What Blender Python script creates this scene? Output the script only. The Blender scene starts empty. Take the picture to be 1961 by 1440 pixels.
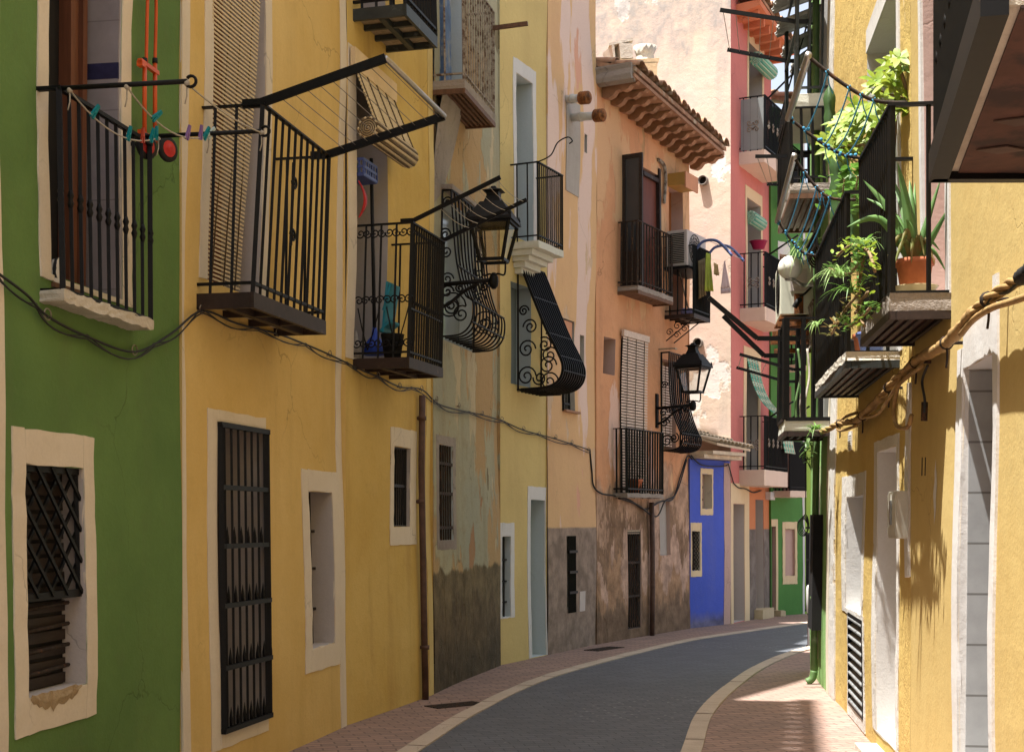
import bpy, math, random
from mathutils import Vector, Matrix, Quaternion
random.seed(7)
SC = bpy.context.scene
COL = SC.collection
R = math.radians
# ---------------------------------------------------------------- camera
LENS, EYE, CX, HZ = 2700.0, 1.7, 980.5, 1000.0        # focal length in photo pixels, eye height, centre column, horizon row
cam = bpy.data.cameras.new("camera"); camo = bpy.data.objects.new("camera", cam); COL.objects.link(camo)
camo.location = (0, 0, EYE); camo.rotation_euler = (R(90), 0, 0)
cam.sensor_width = 36; cam.lens = 36*LENS/1961; cam.shift_y = 280/1961
cam.clip_start = .05; cam.clip_end = 500
SC.camera = camo
# ---------------------------------------------------------------- light
SUN_EL, SUN_H = R(74), Vector((-.93, -.37, 0)).normalized()
to_sun = SUN_H*math.cos(SUN_EL) + Vector((0, 0, math.sin(SUN_EL)))
sun = bpy.data.lights.new("sun", 'SUN'); sun.energy = 4.6; sun.angle = R(.55); sun.color = (1, .965, .91)
suno = bpy.data.objects.new("sun", sun); COL.objects.link(suno)
suno.rotation_euler = (-to_sun).to_track_quat('-Z', 'Y').to_euler(); suno.location = (-6, -3, 20)
W = bpy.data.worlds.new("World"); SC.world = W; W.use_nodes = True
wn = W.node_tree; bg = wn.nodes['Background']
sky = wn.nodes.new('ShaderNodeTexSky'); sky.sky_type = 'NISHITA'; sky.sun_disc = False
sky.sun_elevation = SUN_EL; sky.sun_rotation = math.atan2(SUN_H.x, SUN_H.y)
sky.dust_density = 3.0; sky.ozone_density = .6; sky.air_density = .9
hs = wn.nodes.new('ShaderNodeHueSaturation'); hs.inputs['Saturation'].default_value = .5
wn.links.new(sky.outputs[0], hs.inputs['Color']); wn.links.new(hs.outputs[0], bg.inputs[0])
bg.inputs[1].default_value = .10
SC.view_settings.view_transform = 'Standard'; SC.view_settings.look = 'None'
SC.view_settings.exposure = 1.6; SC.view_settings.gamma = 1
# ---------------------------------------------------------------- materials
class NT:
    def __init__(s, name):
        s.m = bpy.data.materials.new(name); s.m.use_nodes = True; s.t = s.m.node_tree
        s.b = s.t.nodes['Principled BSDF']
    def n(s, typ, **kw):
        nd = s.t.nodes.new('ShaderNode'+typ)
        for k, v in kw.items():
            if k.startswith('i_'): s.put(nd.inputs[k[2:].replace('_', ' ')], v)
            elif k[0] == 'I' and k[1:].isdigit(): s.put(nd.inputs[int(k[1:])], v)
            else: setattr(nd, k, v)
        return nd
    def put(s, sock, v):
        if isinstance(v, bpy.types.NodeSocket): s.t.links.new(v, sock)
        elif isinstance(v, bpy.types.Node): s.t.links.new(v.outputs[0], sock)
        else:
            if sock.type == 'RGBA' and len(v) == 3: v = (*v, 1)
            sock.default_value = v
    def coord(s, scale=(1, 1, 1), loc=(0, 0, 0), rot=0):
        tc = s.n('TexCoord'); mp = s.n('Mapping')
        s.t.links.new(tc.outputs['Object'], mp.inputs[0])
        mp.inputs['Scale'].default_value = scale; mp.inputs['Location'].default_value = loc; mp.inputs['Rotation'].default_value[2] = rot
        return mp.outputs[0]
    def noise(s, scale, detail=5, rough=.55, sc=(1, 1, 1), loc=(0, 0, 0), dist=0):
        return s.n('TexNoise', i_Vector=s.coord(sc, loc), i_Scale=scale, i_Detail=detail, i_Roughness=rough, i_Distortion=dist).outputs['Fac']
    def ramp(s, fac, a, b, va=0., vb=1.):
        return s.n('MapRange', i_Value=fac, I1=a, I2=b, I3=va, I4=vb).outputs[0]
    def mix(s, fac, a, b, mode='MIX'):
        nd = s.n('Mix', data_type='RGBA', blend_type=mode)
        s.put(nd.inputs[0], fac); s.put(nd.inputs[6], a); s.put(nd.inputs[7], b)
        return nd.outputs[2]
    def math(s, op, a, b=0.):
        return s.n('Math', operation=op, I0=a, I1=b).outputs[0]
    def bump(s, h, strength=.3, dist=.02):
        s.put(s.b.inputs['Normal'], s.n('Bump', i_Strength=strength, i_Distance=dist, i_Height=h).outputs[0])
    def fin(s, col, rough=.9, spec=.25):
        s.put(s.b.inputs['Base Color'], col); s.put(s.b.inputs['Roughness'], rough)
        s.b.inputs['Specular IOR Level'].default_value = spec
        return s.m
seed_ = [0]
def plaster(name, base, alt, stain=None, st=.35, streak=.35, patches=(), zlow=(), zhigh=None, bump=.35, grain=.12, lo=.35, hi=.68):
    """painted render: mottled paint, vertical rain streaks, grain, flaked patches (colour, scale, threshold, zstretch), damp band at the foot"""
    seed_[0] += 3.7; L = (seed_[0], seed_[0]*1.7, seed_[0]*.6)
    t = NT(name)
    n1 = t.noise(.9, 7, .62, loc=L)
    c = t.mix(t.ramp(n1, lo, hi), base, alt)
    sp = t.noise(1.0, 5, .6, sc=(3.2, 3.2, .35), loc=L)
    stain = stain or tuple(x*.55 for x in base)
    c = t.mix(t.math('MULTIPLY', t.ramp(sp, .52, .78), streak), c, stain)
    n2 = t.noise(4.5, 6, .65, loc=L)
    c = t.mix(t.math('MULTIPLY', t.ramp(n2, .55, .8), st), c, stain)
    hgt = n2
    for k, (pc, sc, th, zs) in enumerate(patches):
        pn = t.noise(sc, 6, .6, sc=(1, 1, zs), loc=(L[0]+5*k+2, L[1]-3*k, L[2]+k*1.3))
        f = t.ramp(pn, th, th+.018)
        c = t.mix(f, c, pc)
        hgt = t.math('SUBTRACT', hgt, t.math('MULTIPLY', f, .5))
    if zlow:
        z = t.n('SeparateXYZ', I0=t.coord()).outputs[2]
    for k, (zc, z0, soft, jag) in enumerate(zlow):
        jn = t.noise(1.6, 6, .65, sc=(1.6, 1.6, .5), loc=(L[0]-4-k, L[1]+k, 1))
        zz = t.math('ADD', z, t.math('MULTIPLY', t.math('SUBTRACT', jn, .5), jag))
        c = t.mix(t.ramp(zz, z0+soft, z0-soft), c, t.mix(t.ramp(n2, .32, .62), tuple(x*1.12 for x in zc), tuple(x*.58 for x in zc)))
    if zhigh:
        zc, z0, soft, jag, fac = zhigh; zz = t.math('ADD', t.n('SeparateXYZ', I0=t.coord()).outputs[2], t.math('MULTIPLY', t.math('SUBTRACT', t.noise(1.1, 6, .65, sc=(1.8, 1.8, .5), loc=L), .5), jag))
        c = t.mix(t.math('MULTIPLY', t.math('MULTIPLY', t.ramp(zz, z0-soft, z0+soft), t.ramp(n2, .3, .6)), fac), c, zc)
    g = t.noise(55, 3, .6, loc=L)
    c = t.mix(t.math('MULTIPLY', t.ramp(g, .3, .7), grain), c, tuple(x*.5 for x in base))
    wp = t.n('VectorMath', operation='ADD', I0=t.coord((1, 1, .8), L), I1=t.n('VectorMath', operation='SCALE', I0=t.n('TexNoise', i_Vector=t.coord((1, 1, 1), L), i_Scale=2.5, i_Detail=4.).outputs['Color'], i_Scale=.5).outputs[0])
    ck = t.n('TexVoronoi', feature='DISTANCE_TO_EDGE', i_Vector=wp.outputs[0], i_Scale=.75).outputs['Distance']
    ckf = t.math('MULTIPLY', t.ramp(ck, .0045, .0015), t.ramp(t.noise(.8, 3, .5, loc=(L[1], 0, L[0])), .52, .6))
    c = t.mix(t.math('MULTIPLY', ckf, .45), c, tuple(x*.35 for x in base)); hgt = t.math('SUBTRACT', hgt, t.math('MULTIPLY', ckf, .35))
    h = t.math('ADD', t.math('MULTIPLY', hgt, 1.), t.math('MULTIPLY', g, .22))
    t.bump(h, bump, .03)
    return t.fin(c, .93, .15)
def simple(name, col, rough=.6, var=.25, scale=9, bump=0, spec=.3, stain=None, th=.55, metal=0, sc=(1, 1, 1)):
    t = NT(name); seed_[0] += 2.3
    n = t.noise(scale, 5, .6, sc=sc, loc=(seed_[0], 0, seed_[0]))
    c = t.mix(t.ramp(n, .3, .7), tuple(x*(1-var) for x in col), tuple(min(1, x*(1+var*.5)) for x in col))
    if stain: c = t.mix(t.ramp(t.noise(scale*.6, 6, .65, sc=sc, loc=(0, seed_[0], 1)), th, th+.1), c, stain)
    if bump: t.bump(n, bump, .01)
    t.b.inputs['Metallic'].default_value = metal
    return t.fin(c, rough, spec)
def wood(name, col, rough=.6):
    t = NT(name)
    n = t.noise(3, 6, .6, sc=(9, 9, .6), dist=.4)
    return t.bump(n, .25, .006) or t.fin(t.mix(t.ramp(n, .3, .7), tuple(x*.55 for x in col), col), rough, .3)
def glass_dark(name, col=(.03, .035, .04)):
    t = NT(name); return t.fin(t.mix(t.noise(2), col, tuple(x*1.6 for x in col)), .12, .5)
M = {}
M['green'] = plaster('green_paint', (.135, .235, .070), (.095, .175, .052), stain=(.12, .135, .065), st=.3, streak=.3)
M['yelA'] = plaster('ochre_yellow_paint', (.68, .49, .19), (.60, .405, .125), stain=(.42, .28, .09), st=.28, streak=.42)
M['yelB'] = plaster('mustard_yellow_paint', (.65, .47, .16), (.56, .375, .10), stain=(.36, .22, .07), st=.35, streak=.6)
M['grey'] = plaster('weathered_grey_render', (.40, .37, .24), (.33, .33, .245), stain=(.24, .17, .08), st=.5, streak=.5,
    patches=(((.43, .29, .14), .75, .505, .45), ((.50, .42, .27), 1.3, .585, .3), ((.36, .21, .11), 1.0, .63, .4), ((.20, .165, .095), 2.2, .66, .5)), zlow=(((.19, .145, .08), 1.2, .02, .34), ((.15, .11, .065), .75, .12, 1.6), ((.11, .085, .055), .35, .12, 1.0)), bump=.9)
M['pale'] = plaster('pale_yellow_paint', (.64, .50, .21), (.56, .43, .18), stain=(.45, .32, .14), st=.25, streak=.35)
M['peach1'] = plaster('peach_wash', (.69, .45, .23), (.64, .40, .22), stain=(.5, .30, .17), st=.3, streak=.35,
    patches=(((.72, .55, .47), .9, .535, .2), ((.66, .36, .25), 1.1, .60, .3), ((.60, .44, .30), 1.7, .62, .4)), zlow=(((.33, .25, .20), 1.63, .012, .03),))
M['peach'] = plaster('faded_terracotta_wash', (.67, .35, .185), (.59, .29, .15), stain=(.36, .19, .11), st=.45, streak=.55,
    patches=(((.68, .46, .36), .9, .58, .35), ((.47, .29, .15), 1.4, .60, .3), ((.66, .40, .22), .6, .56, .4), ((.34, .20, .11), 2.6, .68, .4)),
    zlow=(((.52, .34, .23), 2.3, .12, 2.2), ((.30, .19, .12), 1.75, .06, 4.2), ((.58, .39, .29), 1.35, .02, 4.6), ((.44, .27, .16), .9, .03, 3.4), ((.24, .16, .105), .5, .08, 2.0)), bump=.8)
M['blue'] = plaster('cobalt_blue_paint', (.085, .13, .56), (.07, .11, .47), stain=(.16, .17, .36), st=.3, streak=.35, zlow=(((.2, .19, .3), .16, .1, .3),))
M['cream_wall'] = plaster('bare_cream_render', (.70, .575, .44), (.70, .54, .46), stain=(.42, .38, .34), st=.35, streak=.6, zhigh=((.34, .33, .32), 9.6, .6, 6.0, .8),
    patches=(((.80, .76, .71), .55, .54, .7), ((.47, .43, .39), .9, .62, .45), ((.33, .31, .29), 1.6, .68, .35)))
M['salmon'] = plaster('salmon_paint', (.61, .215, .185), (.54, .18, .16), st=.2, streak=.25)
M['salmon_dark'] = plaster('terracotta_soffit_paint', (.62, .225, .12), (.56, .19, .10), st=.15, streak=.1)
M['cream_ground'] = plaster('cream_paint', (.74, .58, .36), (.68, .52, .32), st=.2, streak=.3)
M['terra'] = plaster('orange_paint', (.60, .235, .105), (.55, .2, .09), zlow=(((.22, .19, .165), 1.58, .01, .02),), st=.2, streak=.2)
M['fgreen'] = plaster('leaf_green_paint', (.10, .255, .07), (.085, .22, .06), st=.25, streak=.3)
M['lime'] = plaster('lime_green_paint', (.35, .52, .10), (.3, .46, .09), st=.2)
M['yelR'] = plaster('sunny_ochre_paint', (.58, .44, .18), (.53, .38, .14), stain=(.44, .29, .10), st=.18, streak=.35, bump=.22, grain=.14)
M['yelR2'] = plaster('flaking_ochre_paint', (.60, .44, .155), (.54, .38, .125), stain=(.5, .3, .09), st=.3, streak=.4,
    patches=(((.76, .74, .68), 1.7, .69, .25), ((.50, .33, .16), 2.6, .70, .3)), bump=.7)
M['grR'] = plaster('pale_green_paint', (.27, .47, .17), (.22, .40, .14), st=.3, streak=.3)
M['neigh'] = plaster('beige_render', (.6, .5, .36), (.55, .46, .33), st=.2)
M['cream'] = plaster('cream_trim_paint', (.70, .62, .50), (.65, .57, .45), stain=(.45, .36, .25), st=.3, streak=.25, bump=.2)
M['white'] = plaster('white_trim_paint', (.66, .645, .62), (.60, .59, .57), stain=(.5, .47, .42), st=.3, streak=.25, bump=.2)
M['flake'] = plaster('flaking_white_paint', (.66, .645, .61), (.58, .555, .51), stain=(.45, .4, .3), st=.5, patches=(((.52, .42, .28), 3.5, .64, .5),), bump=.6)
M['jamb'] = plaster('lilac_white_plaster', (.52, .47, .43), (.48, .43, .40), stain=(.36, .3, .27), st=.3, bump=.2)
M['jambblue'] = plaster('pale_blue_plaster', (.50, .55, .55), (.46, .52, .53), stain=(.36, .38, .36), st=.2, bump=.2)
M['pinkjamb'] = plaster('dusty_pink_plaster', (.55, .38, .32), (.5, .34, .29), st=.3, bump=.2)
M['greyplaster'] = plaster('grey_cement', (.44, .40, .36), (.38, .35, .31), st=.4, bump=.5)
M['iron'] = simple('black_iron', (.0060, .0058, .0060), .5, .4, 30, spec=.18, stain=(.022, .014, .010), th=.66)
M['ironrust'] = simple('rusty_iron', (.040, .030, .024), .8, .5, 30, spec=.15, stain=(.10, .05, .028), th=.55)
M['ironpale'] = simple('flaking_painted_iron', (.30, .26, .21), .8, .4, 25, stain=(.10, .06, .04), th=.5)
M['steelblue'] = simple('worn_painted_steel', (.026, .033, .035), .5, .4, 12, spec=.4, stain=(.10, .11, .11), th=.6)
M['brownsteel'] = simple('brown_painted_steel', (.032, .019, .015), .55, .4, 14, stain=(.09, .06, .045), th=.6)
M['louvre'] = simple('worn_steel_sky_sheen', (.24, .25, .25), .4, .4, 12, spec=.4, stain=(.06, .06, .06), th=.6)  # louvre slats: base colour lightened to stand for the sky they reflect
M['alu'] = simple('aluminium', (.42, .40, .38), .35, .15, 20, metal=.7)
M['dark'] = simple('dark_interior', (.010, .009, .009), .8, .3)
M['darkbrown'] = simple('dark_shutter', (.028, .018, .013), .6, .4, 5, sc=(1, 1, 8))
M['glass'] = glass_dark('window_glass'); M['glassgrey'] = glass_dark('grey_pane', (.16, .18, .18))
M['wood'] = wood('brown_wood', (.16, .06, .03)); M['woodpale'] = wood('weathered_plank', (.46, .36, .24)); M['woodrot'] = wood('rotten_brown_plank', (.17, .085, .045))
M['woodred'] = wood('reddish_wood', (.17, .045, .025)); M['woodblue'] = simple('flaking_blue_door', (.10, .16, .27), .7, .4, 6, stain=(.26, .27, .26), th=.5)
M['orangewood'] = wood('orange_stained_wood', (.42, .16, .05)); M['ochrebox'] = simple('ochre_box', (.42, .24, .06), .6, .2, 4); M['terrabox'] = simple('orange_box', (.56, .25, .12), .6, .15, 3)
M['slab'] = plaster('worn_whitewash', (.62, .58, .50), (.5, .45, .37), stain=(.25, .2, .15), st=.6, bump=.9)
M['brokenplaster'] = plaster('broken_ochre_plaster', (.46, .36, .22), (.34, .25, .15), stain=(.2, .14, .09), st=.7, bump=1.0)
M['conc'] = plaster('rough_concrete', (.34, .30, .26), (.26, .22, .19), stain=(.12, .10, .09), st=.7, bump=1.0)
M['slabpale'] = plaster('pale_green_stucco', (.64, .64, .55), (.58, .58, .5), st=.3, bump=.3)
M['slabpink'] = plaster('cream_slab_paint', (.72, .56, .45), (.68, .52, .41), st=.15, streak=.2, bump=.2)
M['undertile'] = simple('dark_red_tile', (.115, .055, .042), .8, .35, 5, stain=(.05, .03, .028), th=.5)
M['tilelight'] = simple('worn_tile_inlay', (.13, .085, .07), .8, .35, 5)
M['tile'] = simple('clay_roof_tile', (.36, .20, .12), .9, .5, 7, bump=.4, stain=(.44, .38, .28), th=.55)
M['tilecream'] = simple('cream_roof_tile', (.64, .54, .40), .85, .25, 9, bump=.3)
M['soffit'] = simple('brown_eave_plaster', (.34, .185, .11), .85, .35, 5, bump=.3)
M['bamboo'] = simple('bamboo_slat', (.66, .53, .32), .7, .3, 40, sc=(1, 1, 6)); M['bamboodark'] = simple('dark_bamboo', (.14, .10, .06), .8, .4, 30)
M['pvc'] = simple('cream_plastic_slat', (.66, .52, .42), .6, .15, 20); M['pvcgreen'] = simple('green_plastic_slat', (.12, .42, .30), .5, .3, 30); M['pvcgreenp'] = simple('pale_green_slat', (.42, .60, .46), .5, .2, 30)
M['terracotta'] = simple('terracotta_pot', (.40, .125, .055), .8, .25, 8, bump=.2); M['cream_plastic'] = simple('cream_plastic', (.62, .52, .28), .5, .1, 5)
M['bluepot'] = simple('blue_grey_plastic', (.10, .14, .32), .5, .2, 5); M['basket'] = simple('blue_plastic', (.07, .10, .30), .45, .2, 8)
M['orange'] = simple('orange_enamel', (.60, .09, .015), .35, .15, 6); M['red'] = simple('red_plastic', (.45, .02, .02), .4, .2, 6); M['rubber'] = simple('black_rubber', (.012, .012, .012), .7, .3)
M['cyan'] = simple('turquoise_plastic', (.02, .22, .32), .4, .15); M['tealpole'] = simple('green_pole', (.05, .22, .18), .5, .2); M['magenta'] = simple('magenta_plastic', (.38, .02, .09), .45, .15)
M['bluebright'] = simple('blue_bristle', (.03, .08, .45), .5, .2)
M['pegteal'] = simple('teal_peg', (.0, .20, .24), .4, .1); M['pegviolet'] = simple('violet_peg', (.22, .12, .32), .4, .1); M['pegwhite'] = simple('pale_peg', (.45, .55, .55), .4, .1); M['pegred'] = simple('red_peg', (.42, .06, .03), .4, .1)
M['rope'] = simple('dirty_rope', (.42, .38, .32), .9, .25, 40); M['ropeblue'] = simple('blue_rope', (.05, .27, .46), .7, .3, 40); M['wire'] = simple('thin_wire', (.22, .20, .18), .5, .2)
M['cable'] = simple('black_cable', (.02, .02, .02), .55, .4, 20); M['cabletan'] = simple('painted_over_cable', (.34, .21, .08), .75, .35, 12, bump=.4, stain=(.22, .12, .05), th=.58)
M['acwhite'] = simple('yellowed_enamel', (.66, .66, .54), .45, .12, 4, stain=(.32, .17, .06), th=.70); M['acgrey'] = simple('dusty_enamel', (.52, .45, .41), .5, .12, 4)
M['rust'] = simple('flaking_rust', (.27, .10, .03), .85, .5, 14, bump=.5, stain=(.09, .04, .02), th=.52)
M['globe'] = simple('opal_globe', (.80, .78, .70), .3, .06, 3); M['pipebrown'] = simple('brown_rusty_pipe', (.10, .055, .04), .6, .4, 10)
M['pipegreen'] = simple('green_painted_pipe', (.105, .19, .065), .5, .3, 5, stain=(.32, .36, .28), th=.64); M['pipewhite'] = simple('grey_white_pipe', (.50, .50, .46), .5, .2, 8, stain=(.30, .14, .06), th=.6)
M['meter'] = simple('grey_meter_box', (.50, .48, .40), .5, .15, 8, stain=(.60, .58, .54), th=.6)
M['wallTile'] = None
M['corr'] = simple('grey_corrugated_sheet', (.42, .42, .40), .6, .25, 3, stain=(.28, .26, .23), th=.58)
M['stem'] = simple('plant_stem', (.26, .17, .09), .8, .3, 20)
def leafmat(name, col, col2, rough=.5):
    t = NT(name); n = t.noise(14, 3); c = t.mix(t.ramp(n, .35, .65), col, col2)
    t.b.inputs['Subsurface Weight'].default_value = 0
    tr = t.n('BsdfTranslucent', i_Color=c); mx = t.n('MixShader', I0=.35); 
    t.fin(c, rough, .4); t.put(mx.inputs[1], t.b.outputs[0]); t.put(mx.inputs[2], tr.outputs[0])
    t.put(t.t.nodes['Material Output'].inputs[0], mx.outputs[0]); return t.m
M['leafY'] = leafmat('yellow_green_leaf', (.31, .37, .028), (.17, .28, .03)); M['leafG'] = leafmat('green_leaf', (.16, .32, .05), (.10, .22, .04)); M['leafD'] = leafmat('dark_green_leaf', (.06, .14, .03), (.10, .17, .04))
M['leafP'] = leafmat('pale_green_leaf', (.38, .52, .20), (.22, .40, .10)); M['aloe'] = leafmat('aloe_skin', (.17, .31, .09), (.12, .25, .07)); M['cactus'] = simple('cactus_skin', (.055, .115, .035), .6, .3, 8); M['leafR'] = leafmat('reddish_leaf', (.26, .15, .05), (.18, .20, .05))
M['towelg'] = simple('lime_towel', (.28, .33, .04), .95, .25, 12, bump=.3); M['towelp'] = simple('grey_pink_towel', (.36, .27, .26), .95, .2, 12, bump=.3); M['towelb'] = simple('brown_cloth', (.16, .12, .06), .95, .3, 12, bump=.3); M['cloth'] = simple('ochre_cloth', (.45, .30, .12), .95, .2, 12); M['clothblue'] = simple('lilac_bundle', (.22, .20, .34), .95, .4, 14, bump=.5)
M['step'] = plaster('cream_step', (.62, .50, .32), (.52, .40, .25), st=.5, bump=.6)
def _tilemat(name, col, w, h, mort, mw=.006):
    t = NT(name); tc = t.n('TexCoord'); sx = t.n('SeparateXYZ', I0=tc.outputs['Object']); cb = t.n('CombineXYZ', I0=sx.outputs[0], I1=sx.outputs[2])
    b = t.n('TexBrick', offset=0, i_Vector=cb.outputs[0], i_Scale=1., i_Mortar_Size=mw, i_Brick_Width=w, i_Row_Height=h)
    n = t.noise(7, 6, .6); c = t.mix(t.ramp(n, .3, .7), col, tuple(x*1.25 for x in col))
    return t.fin(t.mix(b.outputs['Fac'], c, mort), .45, .4)
M['greytile'] = _tilemat('grey_jamb_tile', (.30, .31, .315), 5., .265, (.16, .16, .155))
M['lilactile'] = _tilemat('lilac_tile', (.235, .215, .225), 5., .5, (.19, .17, .18), .004)
M['navytile'] = simple('navy_tile_band', (.03, .03, .08), .35, .4, 12)
def brickmat(name, c1, c2, mort, w, h, ms, rot, sc=1., rough=.75, dots=None):
    t = NT(name); v = t.coord((1, 1, 1), (0, 0, 0), rot)
    dn = t.n('TexNoise', i_Vector=v, i_Scale=.35, i_Detail=1.)
    va = t.n('VectorMath', operation='ADD', I0=v, I1=t.n('VectorMath', operation='SCALE', I0=dn.outputs['Color'], i_Scale=.5).outputs[0]).outputs[0]
    b = t.n('TexBrick', i_Vector=va, i_Scale=sc, i_Mortar_Size=ms, i_Mortar_Smooth=.3, i_Brick_Width=w, i_Row_Height=h, i_Color1=c1, i_Color2=c2, i_Mortar=mort, i_Bias=0.)
    c = b.outputs[0]
    big = t.noise(.8, 7, .65); c = t.mix(t.math('MULTIPLY', t.ramp(big, .4, .75), .45), c, tuple(x*.6 for x in c1))
    fine = t.noise(30, 4, .6); c = t.mix(t.math('MULTIPLY', t.ramp(fine, .35, .7), .3), c, tuple(x*.5 for x in c1))
    if dots:
        vo = t.n('TexVoronoi', i_Vector=va, i_Scale=dots[1], i_Randomness=.15); c = t.mix(t.math('MULTIPLY', t.ramp(vo.outputs['Distance'], .12, .07), dots[2]), c, dots[0])
    t.bump(t.math('ADD', t.math('MULTIPLY', b.outputs['Fac'], -.6), t.math('MULTIPLY', fine, .4)), .5, .008)
    return t.fin(c, rough, .3)
M['road'] = brickmat('dark_pavers', (.130, .140, .160), (.098, .106, .124), (.062, .066, .072), .20, .10, .006, R(-14), dots=((.36, .36, .34), 6.5, .6), rough=.65)
M['pave'] = brickmat('red_pavers', (.38, .25, .20), (.27, .19, .155), (.16, .115, .095), .20, .10, .008, R(-14), dots=((.10, .075, .065), 4.5, .6), rough=.8)
M['kerb'] = plaster('pale_kerb_stone', (.52, .43, .34), (.45, .37, .29), st=.4, bump=.4)
# ---------------------------------------------------------------- geometry helpers
def V(*a): return Vector(a)
def pt(x, y, Y):
    """world point seen at photo pixel (x, y) at depth Y"""
    return V((x-CX)/LENS*Y, Y, EYE+(HZ-y)*Y/LENS)
def gnd(x, y):
    Y = LENS*EYE/(y-HZ); return V((x-CX)/LENS*Y, Y, 0)
class Fac:
    """a facade: a vertical plane in plan from a to b; u runs along it, o is outward, z up; old walls lean and bulge a little (wave)"""
    def __init__(s, a, b, flip=False, amp=.018, ph=0.):
        s.a = V(a[0], a[1], 0); d = V(b[0]-a[0], b[1]-a[1], 0); s.L = d.length; s.t = d.normalized()
        s.n = V(s.t.y, -s.t.x, 0)
        if flip: s.n = -s.n
        s.amp = amp; s.ph = ph
    def hit(s, x, y=HZ, o=0.):
        r = (x-CX)/LENS; p = s.a+s.n*o
        u = (r*p.y-p.x)/(s.t.x-r*s.t.y); return u, EYE+(HZ-y)*(p.y+u*s.t.y)/LENS
    def u(s, x, o=0.): return s.hit(x, HZ, o)[0]
    def z(s, x, y, o=0.): return s.hit(x, y, o)[1]
    def wave(s, u, z):
        return s.amp*(math.sin(1.15*z+s.ph)+.6*math.sin(1.7*u+2.3*s.ph+.5*z)+.35*math.sin(3.1*z-1.3*u+s.ph))
    def P(s, u, o, z): return s.a+s.t*u+s.n*(o+s.wave(u, z))+V(0, 0, z)
    def px(s, x, y, o=0.):
        u, z = s.hit(x, y, o); return s.P(u, o, z)
class MB:
    def __init__(s): s.v = []; s.f = []; s.m = []; s.s = []
    def add(s, vs, fs, m=0, smooth=False):
        k = len(s.v); s.v += [Vector(v) for v in vs]
        for f in fs: s.f.append([i+k for i in f]); s.m.append(m); s.s.append(smooth)
        return s
    def hexa(s, p, m=0):
        return s.add(p, [(0, 3, 2, 1), (4, 5, 6, 7), (0, 1, 5, 4), (1, 2, 6, 5), (2, 3, 7, 6), (3, 0, 4, 7)], m)
    def fbox(s, F, u0, u1, o0, o1, z0, z1, m=0, nu=1, nz=1, jit=0.):
        """box in facade coordinates, following the wall's wave"""
        vs = []; idx = {}
        for i in range(nu+1):
            for j in range(nz+1):
                for k, o in enumerate((o0, o1)):
                    u = u0+(u1-u0)*i/nu; z = z0+(z1-z0)*j/nz
                    if jit:
                        if i in (0, nu): u += random.uniform(-jit, jit)
                        if j in (0, nz): z += random.uniform(-jit, jit)
                        if k: o = o+random.uniform(-jit, jit)*.4
                    idx[i, j, k] = len(vs); vs.append(F.P(u, o, z))
        fs = []
        for i in range(nu):
            for j in range(nz):
                for k in (0, 1): fs.append((idx[i, j, k], idx[i+1, j, k], idx[i+1, j+1, k], idx[i, j+1, k]))
            for j in (0, nz): fs.append((idx[i, j, 0], idx[i+1, j, 0], idx[i+1, j, 1], idx[i, j, 1]))
        for j in range(nz):
            for i in (0, nu): fs.append((idx[i, j, 0], idx[i, j+1, 0], idx[i, j+1, 1], idx[i, j, 1]))
        return s.add(vs, fs, m)
    def box(s, c, ax, hx, hy, hz, m=0):
        x, y, z = ax; p = [c+x*(hx*a)+y*(hy*b)+z*(hz*d) for d in (-1, 1) for a, b in ((-1, -1), (1, -1), (1, 1), (-1, 1))]
        return s.hexa(p, m)
    def bar(s, a, b, w, h=None, m=0, up=V(0, 0, 1)):
        """square-section bar from a to b"""
        a = Vector(a); b = Vector(b); d = b-a; L = d.length; d.normalize(); h = h or w
        if abs(d.dot(up)) > .97: up = V(1, .2, 0)
        x = d.cross(up).normalized(); y = x.cross(d)
        return s.box((a+b)/2, (d, x, y), L/2, w/2, h/2, m)
    def tube(s, pts, r, n=6, m=0, caps=True, smooth=True):
        pts = [Vector(p) for p in pts]; N = len(pts)
        rs = r if isinstance(r, (list, tuple)) else [r]*N
        vs = []; fs = []; t0 = (pts[1]-pts[0]).normalized()
        x = t0.cross(V(0, 0, 1)); x = x.normalized() if x.length > .05 else V(1, 0, 0)
        for i, p in enumerate(pts):
            t = ((pts[min(i+1, N-1)]-pts[max(i-1, 0)])).normalized()
            x = (x-t*x.dot(t)).normalized(); y = t.cross(x)
            for k in range(n):
                a = 2*math.pi*k/n; vs.append(p+(x*math.cos(a)+y*math.sin(a))*rs[i])
        for i in range(N-1):
            for k in range(n): fs.append((i*n+k, i*n+(k+1) % n, (i+1)*n+(k+1) % n, (i+1)*n+k))
        if caps: fs += [tuple(range(n-1, -1, -1)), tuple(range((N-1)*n, N*n))]
        return s.add(vs, fs, m, smooth)
    def lathe(s, c, prof, n=16, m=0, ax=V(0, 0, 1), smooth=True, caps=True, rot=0., sx=1.):
        """profile [(r, h)] turned about ax through c"""
        ax = Vector(ax).normalized(); x = ax.cross(V(0, 1, 0)) if abs(ax.y) < .9 else ax.cross(V(1, 0, 0)); x.normalize(); y = ax.cross(x)
        vs = [Vector(c)+ax*h+(x*math.cos(2*math.pi*k/n+rot)*sx+y*math.sin(2*math.pi*k/n+rot))*r for r, h in prof for k in range(n)]
        fs = [(i*n+k, i*n+(k+1) % n, (i+1)*n+(k+1) % n, (i+1)*n+k) for i in range(len(prof)-1) for k in range(n)]
        if caps: fs += [tuple(range(n-1, -1, -1)), tuple(range((len(prof)-1)*n, len(prof)*n))]
        return s.add(vs, fs, m, smooth)
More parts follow.
